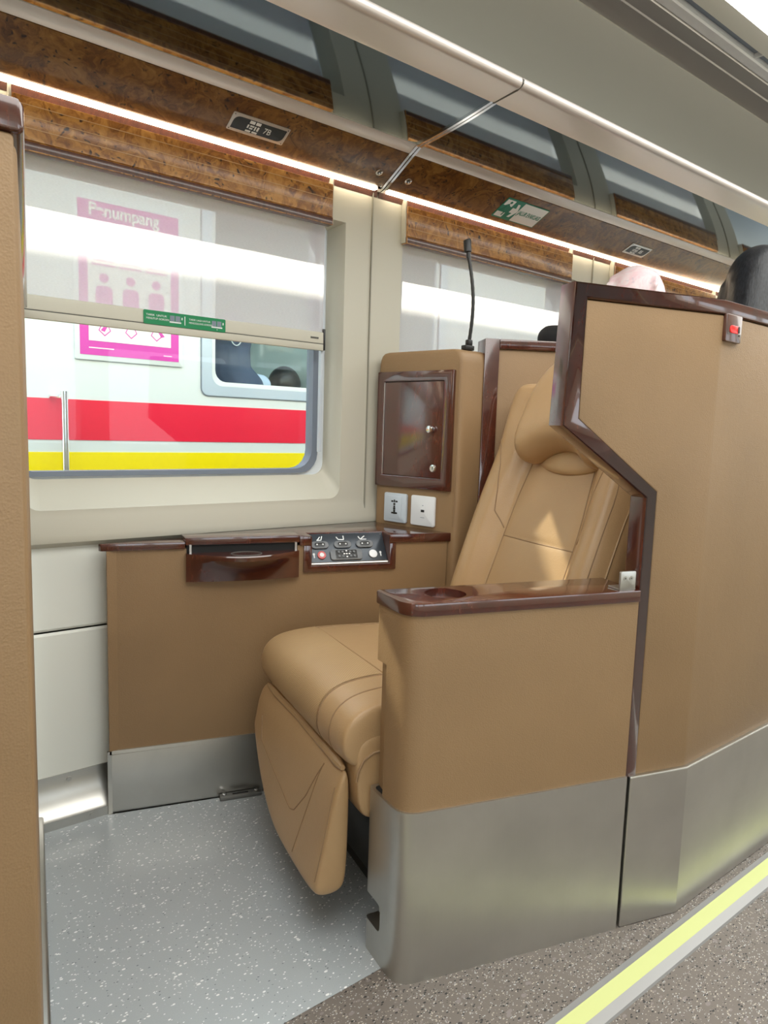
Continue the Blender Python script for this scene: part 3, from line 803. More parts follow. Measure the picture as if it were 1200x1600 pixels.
# fold-out cup tray
n = 16
arc = lambda d: [(-.306+.278*i/n, VC-.012-d*math.sin(PI*i/n)) for i in range(n+1)]
def ring_at(d, z, back=VC-.0005): return [P(a, b, z) for a, b in arc(d)]+[P(-.028, back, z), P(-.306, back, z)]
bm = NB(); loft(bm, [ring_at(.012, .568), ring_at(.022, .590), ring_at(.048, .616), ring_at(.060, .624), ring_at(.062, .634), ring_at(.060, .637)])
tr = finish('cup_tray', bm, 'wood', t, ang=30)
bm = NB(); extrude_poly(bm, [P(-.29, VC-.09, z) if False else P(-.288, b, z) for b, z in [(VC-.075, .560), (VC-.012, .560), (VC-.012, .585), (VC-.040, .628), (VC-.075, .628)]], EU*.242) ; cut(tr, bm) if False else bm.free()
bm = NB(); c = P(-.165, VC-.018); 
tube(bm, [P(-.165+.037*math.cos(q*2*PI/32), VC-.034+.028*math.sin(q*2*PI/32),   .6375) for q in range(33)], .0012, 6); finish('cup_ring', bm, 'seam', tr)
for a_ in (-.298, -.038):
    bm = NB(); extrude_poly(bm, [P(a_, VC-.008, .636), P(a_+.005, VC-.008, .636), P(a_+.005, VC-.002, .636), P(a_, VC-.002, .636)], Vector((0, 0, .022))); finish('tray_strut', bm, 'alu', tr)
# floor anchor beside the console
t = thing('floor_anchor', 'small steel anchor bracket screwed to floor at console base', 'bracket', P(-.17, .70, 0))
bm = NB(); f = Frame(P(-.225, .690, 0), EU, EV); f.rect(bm, 0, .105, 0, .022, 0, .010, .002, .0015); finish('bracket', bm, 'castgrey', t)
for a_ in (.012, .093):
    bm = NB(); disc(bm, f.p(a_, .011, .010), f.n, .0055, .004, 12, 0, .001); finish('bolt', bm, 'chrome', t)
bm = NB(); f.rect(bm, .032, .072, .008, .014, .0098, .0106); finish('slot', bm, 'dark', t)

# ------------------------------------------------------------------ storage box
BA = Vector((1.325, 1.400, 0)); BW = Vector((-.2, .98, 0)).normalized(); BN = Vector((-.98, -.2, 0)).normalized()
t = thing('storage_box', 'tall tan leather cabinet with locked mahogany door beside the window', 'cabinet', (1.36, 1.5, 0))
poly = [(1.331, 1.372), (1.43, 1.377), (1.43, 1.664), tuple((BA+BW*.273)[:2])]
bm = NB()
pts = round_poly(poly, [.018, 0, 0, .02], 6)
# domed top: rings shrinking upward
rings = []
cx = sum(p[0] for p in pts)/len(pts); cy = sum(p[1] for p in pts)/len(pts)
for z, s_ in ((.0, 0), (1.135, 0), (1.150, .002), (1.162, .007), (1.169, .015), (1.172, .028)):
    rg = []
    for x, y in pts:
        d = Vector((x-cx, y-cy)); L_ = d.length
        rg.append((x-d.x/L_*s_, y-d.y/L_*s_, z))
    rings.append(rg)
loft(bm, rings); finish('leather_body', bm, 'shell', t, ang=50)
bm = NB(); tube(bm, [BA+BW*-.020+BN*.0005+Vector((0, 0, z)) for z in (.69, .8, .9, 1.0, 1.1, 1.14)], .0012, 6); finish('corner_seam', bm, 'thread', t)
f = Frame(BA+Vector((0, 0, .95)), BW*-1, (0, 0, 1))     # a runs from the window towards the aisle
fr = lambda a: -a
bm = NB(); f.ring(bm, [(-.263, -.165), (.008, -.165), (.008, .166), (-.263, .166)], [(-.238, -.132), (-.024, -.132), (-.024, .138), (-.238, .138)], -.004, .010)
bmesh.ops.recalc_face_normals(bm, faces=bm.faces); bev(bm, bm.faces, .0025, 2); finish('door_frame', bm, 'wood', t)
bm = NB(); f.rect(bm, -.2365, -.026, -.131, .1365, -.003, .006, 0, .001); dr = finish('door', bm, 'wooddoor', t)
bm = NB(); f.rect(bm, -.2385, -.2365, -.130, .136, .002, .0085); finish('hinge', bm, 'alu', dr)
bm = NB(); f.rect(bm, -.2365, -.024, .1365, .1385, .0, .0075); f.rect(bm, -.0262, -.0245, -.131, .137, 0, .0065); finish('door_gap', bm, 'dark', dr)
bm = NB(); disc(bm, f.p(-.058, .004, .006), f.n, .007, .010, 20, 0); disc(bm, f.p(-.058, .004, .014), f.n, .0105, .012, 24, 0, .003); finish('knob', bm, 'chrome', dr)
bm = NB(); disc(bm, f.p(-.052, -.104, .006), f.n, .0105, .003, 24, 0, .001); disc(bm, f.p(-.052, -.104, .009), f.n, .0065, .0012, 16, 0); f.rect(bm, -.0528, -.0512, -.108, -.100, .0098, .0106, mi=1); finish('lock', bm, ['chrome', 'dark'], dr)
# outlets
def outlet(a0, kind, label, nm):
    t = thing(nm, label, 'socket', f.p(a0+.042, -.227, 0), 0, None)
    col = 'greypl' if kind == 0 else 'white'
    bm = NB(); f.rect(bm, a0, a0+.084, -.269, -.184, .0006, .009, .005, .002); pl = finish('plate', bm, col, t)
    if kind == 0:
        bm = NB(); f.rect(bm, a0+.016, a0+.067, -.260, -.193, .009, .0105, .002, .0005); fc = finish('socket_face', bm, col, t)
        bm = NB()
        for a_, b_, w_, h_ in ((.041, -.207, .003, .005), (.033, -.208, .005, .003), (.049, -.208, .005, .003), (.041, -.216, .0045, .004), (.041, -.223, .004, .003), (.041, -.229, .005, .004), (.041, -.235, .0045, .003), (.034, -.242, .005, .003), (.048, -.242, .005, .003), (.041, -.241, .004, .005)):
            f.rect(bm, a0+a_-w_*.8, a0+a_+w_*.8, b_-h_*.8, b_+h_*.8, .0102, .0110, .0008)
        finish('socket_hole', bm, 'black', fc)
    else:
        bm = NB(); f.rect(bm, a0+.037, a0+.049, -.230, -.223, .0088, .0094, .0005); finish('usb_port', bm, 'black', t)
        bm = NB(); f.rect(bm, a0+.036, a0+.050, -.246, -.2448, .0089, .0092); finish('marking', bm, 'gasket', t); bm = NB(); f.rect(bm, a0+.041, a0+.045, -.212, -.210, .0089, .0092); finish('marking', bm, 'gasket', t)
outlet(-.225, 0, 'pale grey universal power socket below the cabinet door', 'power_socket')
outlet(-.124, 1, 'white charging port plate right of the grey power socket', 'charging_port')

# reading lamp
t = thing('reading_lamp', 'black gooseneck reading lamp standing on the tan cabinet', 'lamp', (1.372, 1.395, 1.172))
bm = NB(); box(bm, 1.352, 1.386, 1.386, 1.404, 1.171, 1.184, .002); box(bm, 1.364, 1.381, 1.388, 1.402, 1.183, 1.20, .003); finish('base', bm, 'black', t)
bm = NB(); pts = []
for i in range(25):
    q = i/24; pts.append((1.372+.006*math.sin(q*PI)-.004*q, 1.394-.010*math.sin(q*PI)+.012*q, 1.195+.225*q))
tube(bm, pts, [.0046+.0005*(i % 2) for i in range(25)], 10); finish('gooseneck', bm, 'black', t)
bm = NB(); tube(bm, [(1.368, 1.406, 1.415), (1.3675, 1.407, 1.430), (1.3665, 1.409, 1.432), (1.365, 1.411, 1.462), (1.3645, 1.4115, 1.464)], [.006, .006, .0105, .0105, .009], 18); finish('lamp_head', bm, 'black', t)

# rear partition behind the seat back
t = thing('rear_partition', 'mahogany framed tan partition panel standing behind the seat back', 'partition', (1.6, 1.27, 0))
QA = Vector((1.415, 1.376, 0)); QD = Vector((.86, -.5, 0)).normalized()
f = Frame(QA, QD, (0, 0, 1))
LQ = .44
bm = NB()
# n = right x up; want outward towards the camera
def strip(a0, a1, b0, b1, c0, c1, m='wood', nm='post', bb=.003):
    bm = NB(); f.rect(bm, a0, a1, b0, b1, c0, c1, 0, bb); return finish(nm, bm, m, t)
strip(0, .042, 0, 1.207, -.075, .004, nm='post'); strip(.042, LQ, 1.180, 1.207, -.050, .004, nm='top_rail')
strip(.042, LQ, 0, 1.180, -.030, -.004, 'shell', 'leather_panel', .002)

# ------------------------------------------------------------------ reclining seat, own yaw
TS = math.radians(-11.5)
seat = thing('reclining_seat', 'tan leather reclining seat with headrest and leg rest', 'seat', (O.x, O.y, 0), TS, None, local=True)
VCN = .372
def sgn(x): return -1 if x < 0 else 1
# --- cushion
def cushion(prof, ys, y0, y1, p, cx_, cz_, kx=.25, kz=.35):
    rings, uvs = [], []
    yc, hw = (y0+y1)/2, (y1-y0)/2
    for s in ys:
        g_ = (1-abs(s)**p)**(1/p) if abs(s) < 1 else 0.
        rg, uvr = [], []; L = 0; prev = None
        for (x, z) in prof:
            if prev: L += math.hypot(x-prev[0], z-prev[1])
            prev = (x, z)
            fx = 1-kx*(1-g_); fz = 1-kz*(1-g_)
            rg.append((cx_+(x-cx_)*fx, yc+s*hw, cz_+(z-cz_)*fz)); uvr.append((yc+s*hw, L))
        rings.append(rg); uvs.append(uvr)
    return rings, uvs
YS = [-1, -.985, -.95, -.88, -.75, -.55, -.3, 0, .3, .55, .75, .88, .95, .985, 1]
cprof = [(.46, .345), (.2, .340), (.02, .334), (-.030, .333), (-.055, .340), (-.074, .362), (-.080, .392), (-.073, .425), (-.050, .449), (-.015, .461), (.05, .466), (.15, .462), (.28, .455), (.40, .450), (.47, .45)]
R_, U_ = cushion(cprof, YS, .118, .632, 7, .2, .40, .06, .42)
bm = NB(); loft(bm, R_, uv=U_); cu = finish('seat_cushion', bm, 'seat', seat, ang=180, sub=2)
# perforated front roll of the cushion (own patch just proud of the leather)
idx = range(4, 11)
def patch(y0, y1, prof, off, ny=10):
    L = [(x, z) for x, z in prof]; out, uvs = [], []
    for j in range(ny+1):
        y = y0+(y1-y0)*j/ny; rg, uvr = [], []; a = 0
        for i, (x, z) in enumerate(L):
            pa = L[max(i-1, 0)]; pb = L[min(i+1, len(L)-1)]
            tx, tz = pb[0]-pa[0], pb[1]-pa[1]; q = math.hypot(tx, tz)
            nx, nz = -tz/q, tx/q
            if i: a += math.hypot(x-L[i-1][0], z-L[i-1][1])
            o_ = off*(1-.0*abs(2*j/ny-1)**6)
            rg.append((x-nx*o_*-1, y, z+nz*o_)); uvr.append((y, a))
        out.append(rg); uvs.append(uvr)
    return out, uvs
def interp(prof, n):
    L = [0]
    for i in range(1, len(prof)): L.append(L[-1]+math.hypot(prof[i][0]-prof[i-1][0], prof[i][1]-prof[i-1][1]))
    out = []
    for k in range(n+1):
        s = L[-1]*k/n; i = 1
        while L[i] < s-1e-9: i += 1
        q = (s-L[i-1])/(L[i]-L[i-1]); a, b = prof[i-1], prof[i]
        out.append((a[0]+(b[0]-a[0])*q, a[1]+(b[1]-a[1])*q))
    return out
# seams on the cushion follow the evaluated surface by ray casting
def surf_tube(o, pts, dirv, r, nm, m, parent, lift=0.):
    bpy.context.view_layer.update()
    dg = bpy.context.evaluated_depsgraph_get(); ev = o.evaluated_get(dg)
    out = []
    for p, d in zip(pts, dirv if isinstance(dirv, list) else [dirv]*len(pts)):
        ok, loc, nr, _ = ev.ray_cast(Vector(p), Vector(d).normalized())
        if ok: out.append(loc+nr*lift)
    if len(out) > 1:
        bm = NB(); tube(bm, out, r, 6); return finish(nm, bm, m, parent)
def surf_patch(o, grid, d, lift, nm, m, parent):
    bpy.context.view_layer.update()
    dg = bpy.context.evaluated_depsgraph_get(); ev = o.evaluated_get(dg)
    rings, uvs = [], []
    for row in grid:
        rg, uvr = [], []
        for p, dd in row:
            ok, loc, nr, _ = ev.ray_cast(Vector(p), Vector(dd).normalized())
            if not ok: loc, nr = Vector(p)+Vector(dd)*.3, Vector((0, 0, 1))
            rg.append(loc+nr*lift); uvr.append(None)
        rings.append(rg); uvs.append(uvr)
    # metre-scaled coordinates
    for j in range(len(rings)):
        a = 0
        for i in range(len(rings[j])):
            if i: a += (rings[j][i]-rings[j][i-1]).length
            b = sum((rings[q][i]-rings[q-1][i]).length for q in range(1, j+1))
            uvs[j][i] = (b, a)
    bm = NB(); loft(bm, rings, False, False, uv=uvs)
    return finish(nm, bm, m, parent, ang=180)
def fan(y, a0, a1, n, c=(.02, .392), far=.4):
    out = []
    for k in range(n+1):
        a = math.radians(a0+(a1-a0)*k/n)
        d = Vector((-math.cos(a), 0, math.sin(a)))
        out.append((Vector((c[0], y, c[1]))+d*far, -d))
    return out
grid = [fan(.245+(.612-.245)*j/14, -24, 118, 24) for j in range(15)]
surf_patch(cu, grid, None, .0012, 'perforated_front', 'perf', cu)
def ft(y, a0, a1, n=20, r=.0016, m='thread'):
    g_ = fan(y, a0, a1, n) if not callable(y) else [fan(y(k/n), a0+(a1-a0)*k/n, a0+(a1-a0)*k/n, 1)[0] for k in range(n+1)]
    surf_tube(cu, [p for p, d in g_], [d for p, d in g_], r, 'seam', m, cu)
ft(.240, -32, 128); ft(.182, -34, 100); ft(lambda q: .24+.375*q, 122, 118, 20, .0018, 'pipe')
surf_tube(cu, [(.055+.4*q/16, .240+.01*math.sin(q/5), .7) for q in range(17)], (0, 0, -1), .0015, 'seam', 'thread', cu)
surf_tube(cu, [(.055+.4*q/16, .60, .7) for q in range(17)], (0, 0, -1), .0015, 'seam', 'thread', cu)
# lower side skirt of the cushion
bm = NB()
R2, U2 = cushion([(.44, .27), (.2, .25), (.0, .238), (-.030, .242), (-.043, .265), (-.050, .33), (-.050, .385), (-.035, .405), (.0, .412), (.44, .412)], YS, .1150, .630, 9, .2, .30, .03, .2)
loft(bm, R2); finish('cushion_skirt', bm, 'seat', seat, ang=180, sub=2)
bm = NB(); zs = [(-.050, .322), (-.046, .342), (-.036, .360), (-.018, .370), (.02, .374), (.1, .376), (.2, .378), (.40, .38)]
tube(bm, [(x, .1158, z) for x, z in zs], .0022, 8); finish('piping', bm, 'thread', seat)
bm = NB(); box(bm, .03, .42, .17, .58, .06, .25, .01); box(bm, .06, .40, .20, .55, 0, .06); finish('seat_base', bm, 'black', seat)
bm = NB(); tube(bm, [(-.012, .128, .25), (-.006, .124, .22), (.002, .122, .19), (.004, .121, .165)], [.003, .003, .0035, .0045], 8); finish('release_cord', bm, 'gold', seat)

# --- leg rest: rings across the width, bottom rises towards the window side
bm = NB(); rings, uvs = [], []
for s in YS:
    y = .384+s*.248
    gz = (1-abs(s)**8)**(1/8) if abs(s) < 1 else 0
    zb = .092+(.13*max(0, (y-.36)/.27)**1.6)
    zt = .338
    fx = 1-.75*(1-gz); fz = 1-.22*(1-gz)
    xf = lambda z: -.081-.042*max(0, (.293-z))/.2
    za, zc = zt-.045, zb+.03
    prof = [(-.048, zt-.03), (-.052, zt-.008), (-.058, zt-.003), (-.070, zt-.016), (xf(za), za)]
    prof += [(xf(za+(zc-za)*q_), za+(zc-za)*q_) for q_ in (.33, .66, 1.)]
    prof += [(xf(zb)+.003, zb+.012), (xf(zb)+.013, zb+.002), (-.082, zb), (-.058, zb+.006), (-.050, zb+.03), (-.048, (zt+zb)/2)]
    rings.append([(-.072+(x+.072)*fx, y, .21+(z-.21)*fz) for x, z in prof])
loft(bm, rings); lr = finish('leg_rest', bm, 'seat', seat, ang=180, sub=2)
def front(y, z): return (Vector((-.5, y, z)), Vector((1, 0, 0)))
V = [(.575, .270), (.545, .225), (.42, .200), (.34, .184), (.315, .180), (.295, .186), (.255, .235), (.215, .315)]
V = interp(V, 40)
g_ = [front(y, z) for y, z in V]; surf_tube(lr, [a for a, b in g_], [b for a, b in g_], .0013, 'seam', 'thread', lr)
g_ = [front(y, z) for y, z in interp([(.216, .315), (.238, .22), (.262, .12)], 20)]
surf_tube(lr, [a for a, b in g_], [b for a, b in g_], .0013, 'seam', 'thread', lr)
g_ = [front(y, z) for y, z in interp([(.150, .300), (.147, .22), (.150, .125)], 20)]
surf_tube(lr, [a for a, b in g_], [b for a, b in g_], .0013, 'seam', 'thread', lr)
bm = NB(); tube(bm, [(-.062+.004*math.sin(q*PI/20), .150+.455*q/20, .3345+.001*math.sin(q*.7)) for q in range(21)], [.005]+[.0095]*17+[.008, .006, .003], 10); finish('top_roll', bm, 'seat', lr)

# --- backrest
RC = math.radians(20); SB, CB = math.sin(RC), math.cos(RC)
Z0B = .40; U0B = .530+.365*(Z0B-.686)
def BP(s, tt, n):           # s across, tt up the back, n towards the sitter
    return Vector((U0B+tt*SB-n*CB, VCN+s, Z0B+tt*CB+n*SB))
TT = .735
def lerp(tab, x):
    if x <= tab[0][0]: return tab[0][1]
    for (a, b), (c, d) in zip(tab, tab[1:]):
        if x <= c:
            q = (x-a)/(c-a); q = q*q*(3-2*q); return b+(d-b)*q
    return tab[-1][1]
WT = [(0, .245), (.12, .258), (.28, .262), (.42, .262), (.50, .256), (.565, .248), (.62, .256), (.68, .252), (.71, .240), (.728, .222), (.735, .205)]
BT = [(0, .034), (.15, .050), (.35, .050), (.52, .047), (.60, .058), (.70, .060), (.735, .05)]
TK = [(0, .09), (.3, .10), (.6, .085), (.71, .06), (.735, .03)]
CR = [(0, .53), (.30, .50), (.55, .44), (.735, .42)]
def back_front(fr_, tt):
    b = lerp(BT, tt); a = abs(fr_); c = lerp(CR, tt)
    tab = [(0, 0), (c-.10, .002), (c-.015, .001), (c+.01, -.004), (c+.05, .004), (c+.20, b*.85), (.83, b), (.93, b*.62), (1, -.02)]
    return lerp(tab, a)
FR = [-1, -.97, -.92, -.84, -.76, -.68, -.60, -.54, -.50, -.46, -.38, -.2, 0, .2, .38, .46, .50, .54, .60, .68, .76, .84, .92, .97, 1]
tts = [0, .02, .06, .12, .18, .24, .28, .30, .31, .32, .34, .40, .46, .52, .58, .64, .68, .705, .722, .732, .735]
bm = NB(); rings, uvs = [], []
for tt in tts:
    w_ = lerp(WT, tt); k = lerp(TK, tt)
    endf = 1. if tt < .70 else max(.0, 1-((tt-.70)/.035)**2)
    rg = [BP(x*w_, tt, back_front(x, tt)*endf-(.035*(1-endf)) - (.003 if abs(tt-.31) < .005 and abs(x) < .5 else 0)) for x in FR]
    rg += [BP(x*w_, tt, -k) for x in (.96, .7, .3, -.3, -.7, -.96)]
    rings.append(rg)
loft(bm, rings); bk = finish('backrest', bm, 'seat', seat, ang=180, sub=2)
def bray(s, tt): return (BP(s, tt, .4), BP(s, tt, 0)-BP(s, tt, .4))
def bseam(pts, r=.0015, m='thread', n=40):
    pts = interp(pts, n); g_ = [bray(a, b) for a, b in pts]
    surf_tube(bk, [a for a, b in g_], [b for a, b in g_], r, 'seam', m, bk)
def cw(tt): return lerp(CR, tt)*lerp(WT, tt)
nl = 12
gl = [[bray(-cw(tt)*.98+2*cw(tt)*.98*i/14, tt) for i in range(15)] for tt in [.05+(.303-.05)*j/nl for j in range(nl+1)]]
surf_patch(bk, gl, None, .0012, 'lower_panel', 'perf', bk)
gl = [[bray(-cw(tt)*.98+2*cw(tt)*.98*i/14, tt) for i in range(15)] for tt in [.311+(.50-.311)*j/nl for j in range(nl+1)]]
surf_patch(bk, gl, None, .0012, 'upper_panel', 'perf', bk)
for s_ in (-1, 1):
    bseam([(s_*cw(q), q) for q in [.04+.60*i/14 for i in range(15)]], .0016)
    bseam([(s_*(cw(.33)+.006), .325), (s_*.165, .36), (s_*.172, .42), (s_*.185, .48), (s_*.205, .535), (s_*.232, .565)], .0016)
    bseam([(s_*lerp(WT, q)*.965, q) for q in [.03+.52*i/20 for i in range(21)]], .0024, 'pipe')
    bseam([(s_*lerp(WT, q)*.90, q) for q in [.03+.52*i/20 for i in range(21)]], .0013)
bseam([(-cw(.307), .307), (0, .306), (cw(.307), .307)], .0018)
# --- headrest pillow
HW = .135; HB, HT = .494, .815; HO = -.030
rings = []
HS = [-1, -.97, -.9, -.78, -.6, -.4, -.2, 0, .2, .4, .6, .78, .9, .97, 1]
for s in HS:
    g_ = (1-abs(s)**8)**(1/8) if abs(s) < 1 else 0
    zb = HB+.042*max(0, 1-(s/.78)**2)+.02*(1-g_)
    zt = HT-.05*(abs(s)**3)-.03*(1-g_)
    th = .045+.047*g_
    wrap = .012*s*s
    zm_ = (zb+zt)/2
    prof = [(zb+.012, -.015), (zb+.001, .01), (zb, .03+.2*(th-.05)), (zb+.010, th*.72), (zb+.035, th*.97), (zb+.075, th*1.0), (zm_+.02, th*.93), (zt-.06, th*.80), (zt-.025, th*.55), (zt-.006, th*.25), (zt, -.005), (zt-.01, -.035), (zm_, -.035)]
    rings.append([BP(HO+s*HW, a, b+wrap) for a, b in prof])
bm = NB(); loft(bm, rings); finish('headrest', bm, 'seat', seat, ang=180, sub=2)
# crescent pad under the headrest
rings = []
for s in HS:
    g_ = math.sqrt(max(0, 1-s*s)); q = .001
    zb = HB+.022-.036*g_; zt = HB+.062
    rings.append([BP(HO*.8+s*.112, zb+.0, -.01), BP(HO*.8+s*.112, zb, .010*g_+q), BP(HO*.8+s*.112, (zb*.6+zt*.4), .018*g_+q), BP(HO*.8+s*.112, zt, .016*g_+q), BP(HO*.8+s*.112, zt, -.01)])
bm = NB(); loft(bm, rings); finish('neck_pad', bm, 'perf', seat, ang=180, sub=1)

# ------------------------------------------------------------------ aisle marker strip
t = thing('floor_marker_strip', 'pale yellow glow strip in aluminium channel along the aisle', 'floor strip', (1.5, .596, 0))
bm = NB(); xprism(bm, [(.631, 0), (.629, .004), (.617, .0065), (.617, 0)], X0, X1); xprism(bm, [(.588, 0), (.588, .0065), (.571, .004), (.569, 0)], X0, X1); finish('channel', bm, 'stripalu', t, ang=20)
bm = NB(); box(bm, X0, X1, .588, .617, .0, .0062); finish('glow_insert', bm, 'yellow', t)

# ------------------------------------------------------------------ people
def capsules(bm, bones, grow=0.):
    for p0, r0, p1, r1 in bones:
        p0, p1 = Vector(p0), Vector(p1); n = max(2, int((p1-p0).length/.02)+1)
        tube(bm, [p0.lerp(p1, i/n) for i in range(n+1)], [r0+(r1-r0)*i/n+grow for i in range(n+1)], 14)
        ball(bm, p0, r0+grow, 14); ball(bm, p1, r1+grow, 14)
def remesh(name, bm, m, parent, vox=.009, it=6):
    o = finish(name, bm, m, parent, ang=180)
    md = o.modifiers.new('r', 'REMESH'); md.mode = 'VOXEL'; md.voxel_size = vox; md.use_smooth_shade = True
    sm = o.modifiers.new('s', 'SMOOTH'); sm.iterations = it; sm.factor = .5
    bpy.context.view_layer.update()
    dg = bpy.context.evaluated_depsgraph_get(); nm = bpy.data.meshes.new_from_object(o.evaluated_get(dg))
    o.modifiers.clear(); o.data = nm
    nm.polygons.foreach_set('use_smooth', [True]*len(nm.polygons))
    if not nm.materials:
        nm.materials.append(M[m])
    return o
def figure(root, H, sit=False, arms=None):
    """bones in the root's local frame, facing +X, left is +Y"""
    k = H/1.62
    z0 = (.46-.86*k*.0) if sit else 0
    hipz = .52 if sit else .86*k
    J = {}
    J['hip'] = Vector((0, 0, hipz)); J['chest'] = Vector((0.0, 0, hipz+.33*k)); J['neck'] = Vector((-.01, 0, hipz+.50*k)); J['head'] = Vector((.012, 0, hipz+.645*k))
    bones = [(J['hip'], .125*k, J['hip']+Vector((0, 0, .12*k)), .108*k), (J['hip']+Vector((0, 0, .12*k)), .108*k, J['chest'], .118*k), (J['chest'], .118*k, J['neck']-Vector((0, 0, .05*k)), .075*k), (J['neck']-Vector((0, 0, .04)), .05*k, J['head']-Vector((0, 0, .05)), .046*k)]
    torso, sleeves, legs, hands = list(bones[:3]), [], [], []
    for s in (-1, 1):
        sh = J['neck']+Vector((0, s*.155*k, -.065*k))
        bones.append((J['neck']+Vector((0, s*.05*k, -.05*k)), .05*k, sh, .05*k)); torso.append(bones[-1])
        bones.append((J['chest']+Vector((0, s*.05*k, 0)), .10*k, J['chest']+Vector((0, s*.07*k, .06*k)), .09*k)); torso.append(bones[-1])
        bones.append((J['hip']+Vector((0, s*.07*k, -.03*k)), .10*k, J['hip']+Vector((0, s*.06*k, .05*k)), .095*k)); torso.append(bones[-1])
        if arms and s in arms: el, wr = (J['neck']+Vector(arms[s][0])*k, J['neck']+Vector(arms[s][1])*k)
        elif sit: el, wr = sh+Vector((.08, s*.04, -.25))*k, sh+Vector((.30, -s*.04, -.30))*k
        else: el, wr = sh+Vector((-.02, s*.055, -.28))*k, sh+Vector((.05, s*.06, -.51))*k
        a = [(sh, .048*k, el, .037*k), (el, .037*k, wr, .025*k)]
        bones += a; sleeves += a
        d = (wr-el).normalized(); side = d.cross(Vector((0, 0, 1)) if abs(d.z) < .9 else Vector((1, 0, 0))).normalized(); nr = d.cross(side)
        palm = wr+d*.075*k
        hb = [(wr, .024*k, wr+d*.03*k, .026*k)]
        for i, (off, ln2) in enumerate(((-.026, .072), (-.009, .082), (.009, .076), (.025, .058))):
            b0 = wr+d*.03*k+side*off*.8*k; b1 = palm+side*off*k; b2 = b1+(d*.95+nr*.25).normalized()*ln2*.5*k; b3 = b2+(d*.75+nr*.65).normalized()*ln2*.5*k
            hb += [(b0, .012*k, b1, .0105*k), (b1, .0095*k, b2, .0085*k), (b2, .0085*k, b3, .007*k)]
        b1 = wr+d*.025*k-side*.024*k; b2 = b1+(d*.6-side*.6+nr*.3).normalized()*.038*k; b3 = b2+(d*.85-side*.1+nr*.4).normalized()*.03*k
        hb += [(b1, .012*k, b2, .0105*k), (b2, .0105*k, b3, .0085*k)]
        bones += hb
        hp = J['hip']+Vector((0, s*.085*k, -.02))
        if sit: kn, an = hp+Vector((.40*k, s*.02, 0)), Vector((.42*k, s*.10, .08))
        else: kn, an = Vector((.01, s*.085*k, .46*k)), Vector((-.01, s*.09*k, .07*k))
        l = [(hp, .085*k, kn, .055*k), (kn, .055*k, an, .036*k)]
        bones += l; legs += l
        bones += [(an+Vector((-.03, 0, -.03*k)), .036*k, an+Vector((.09, 0, -.04*k)), .036*k), (an+Vector((.09, 0, -.04*k)), .036*k, an+Vector((.16, s*.01, -.046*k)), .024*k)]
    bm = NB(); capsules(bm, bones)
    h = J['head']
    ball(bm, h+Vector((0, 0, .018*k)), (.092*k, .074*k, .105*k), 20); ball(bm, h+Vector((.022*k, 0, -.048*k)), (.064*k, .055*k, .062*k), 16)
    ball(bm, h+Vector((.092*k, 0, -.018*k)), (.018*k, .013*k, .024*k), 10); ball(bm, h+Vector((.085*k, 0, .004*k)), (.012*k, .009*k, .026*k), 10)
    ball(bm, h+Vector((.082*k, 0, -.058*k)), (.012*k, .024*k, .009*k), 10); ball(bm, h+Vector((.076*k, 0, -.092*k)), (.018*k, .02*k, .016*k), 10)
    for s in (-1, 1): ball(bm, h+Vector((-.004, s*.075*k, -.012*k)), (.02*k, .010*k, .032*k), 10); ball(bm, h+Vector((.072*k, s*.034*k, .026*k)), (.016*k, .026*k, .008*k), 10)
    return J, k, bm, torso, sleeves, legs
def person(nm_label, loc, rz, H, sit, top, sl, bot, arms=None, group=None):
    r = thing('person', nm_label, 'person', loc, rz, group, local=True)
    J, k, bm, torso, sleeves, legs = figure(r, H, sit, arms)
    remesh('body', bm, 'skin', r, .008, 4)
    bm = NB(); capsules(bm, torso+sleeves, .011); remesh('shirt', bm, top, r, .010, 4)
    bm = NB(); capsules(bm, legs+torso[:1], .013); remesh('trousers', bm, bot, r, .011, 4)
    for s in (-1, 1):
        bm = NB(); ball(bm, J['head']+Vector((.083*k, s*.032*k, .008*k)), .009*k, 10); finish('eye', bm, 'eye', r)
    bm = NB()
    for s in (-1, 1):
        an = Vector((.42*k, s*.10, .08)) if sit else Vector((-.01, s*.09*k, .07*k))
        capsules(bm, [(an+Vector((-.035, 0, -.03)), .042, an+Vector((.09, 0, -.036)), .040), (an+Vector((.09, 0, -.036)), .040, an+Vector((.165, s*.01, -.04)), .028)])
    for v in bm.verts: v.co.z = max(v.co.z, .001)
    remesh('shoes', bm, 'black', r, .009, 3)
    return r, J, k
# person in pink headscarf, leaning an arm on the shell
PX, PRZ, PH = Vector((2.08, 1.355, 0)), math.radians(205), 1.475
def wl(w):
    q = Matrix.Rotation(-PRZ, 3, 'Z') @ (Vector(w)-PX); k_ = PH/1.62
    return (q-Vector((-.01, 0, (.86+.50)*k_)))/k_
r, J, k = person('person in a pink floral headscarf standing beyond the seat shell', PX, PRZ, PH, False, 'cloth_black', 'cloth_black', 'cloth_black', arms={-1: (wl((1.862, 1.515, 1.262)), wl((1.95, 1.32, 1.268)))})
bm = NB(); h = J['head']
ball(bm, h+Vector((-.006, 0, .022*k)), (.116*k, .106*k, .124*k), 24); ball(bm, h+Vector((-.05*k, 0, -.02)), (.088*k, .09*k, .10*k), 18)
capsules(bm, [(h+Vector((0, 0, -.06*k)), .090*k, J['neck']+Vector((0, 0, -.02*k)), .098*k), (J['neck']+Vector((0, 0, -.02*k)), .10*k, J['neck']+Vector((.03, 0, -.16*k)), .15*k)])
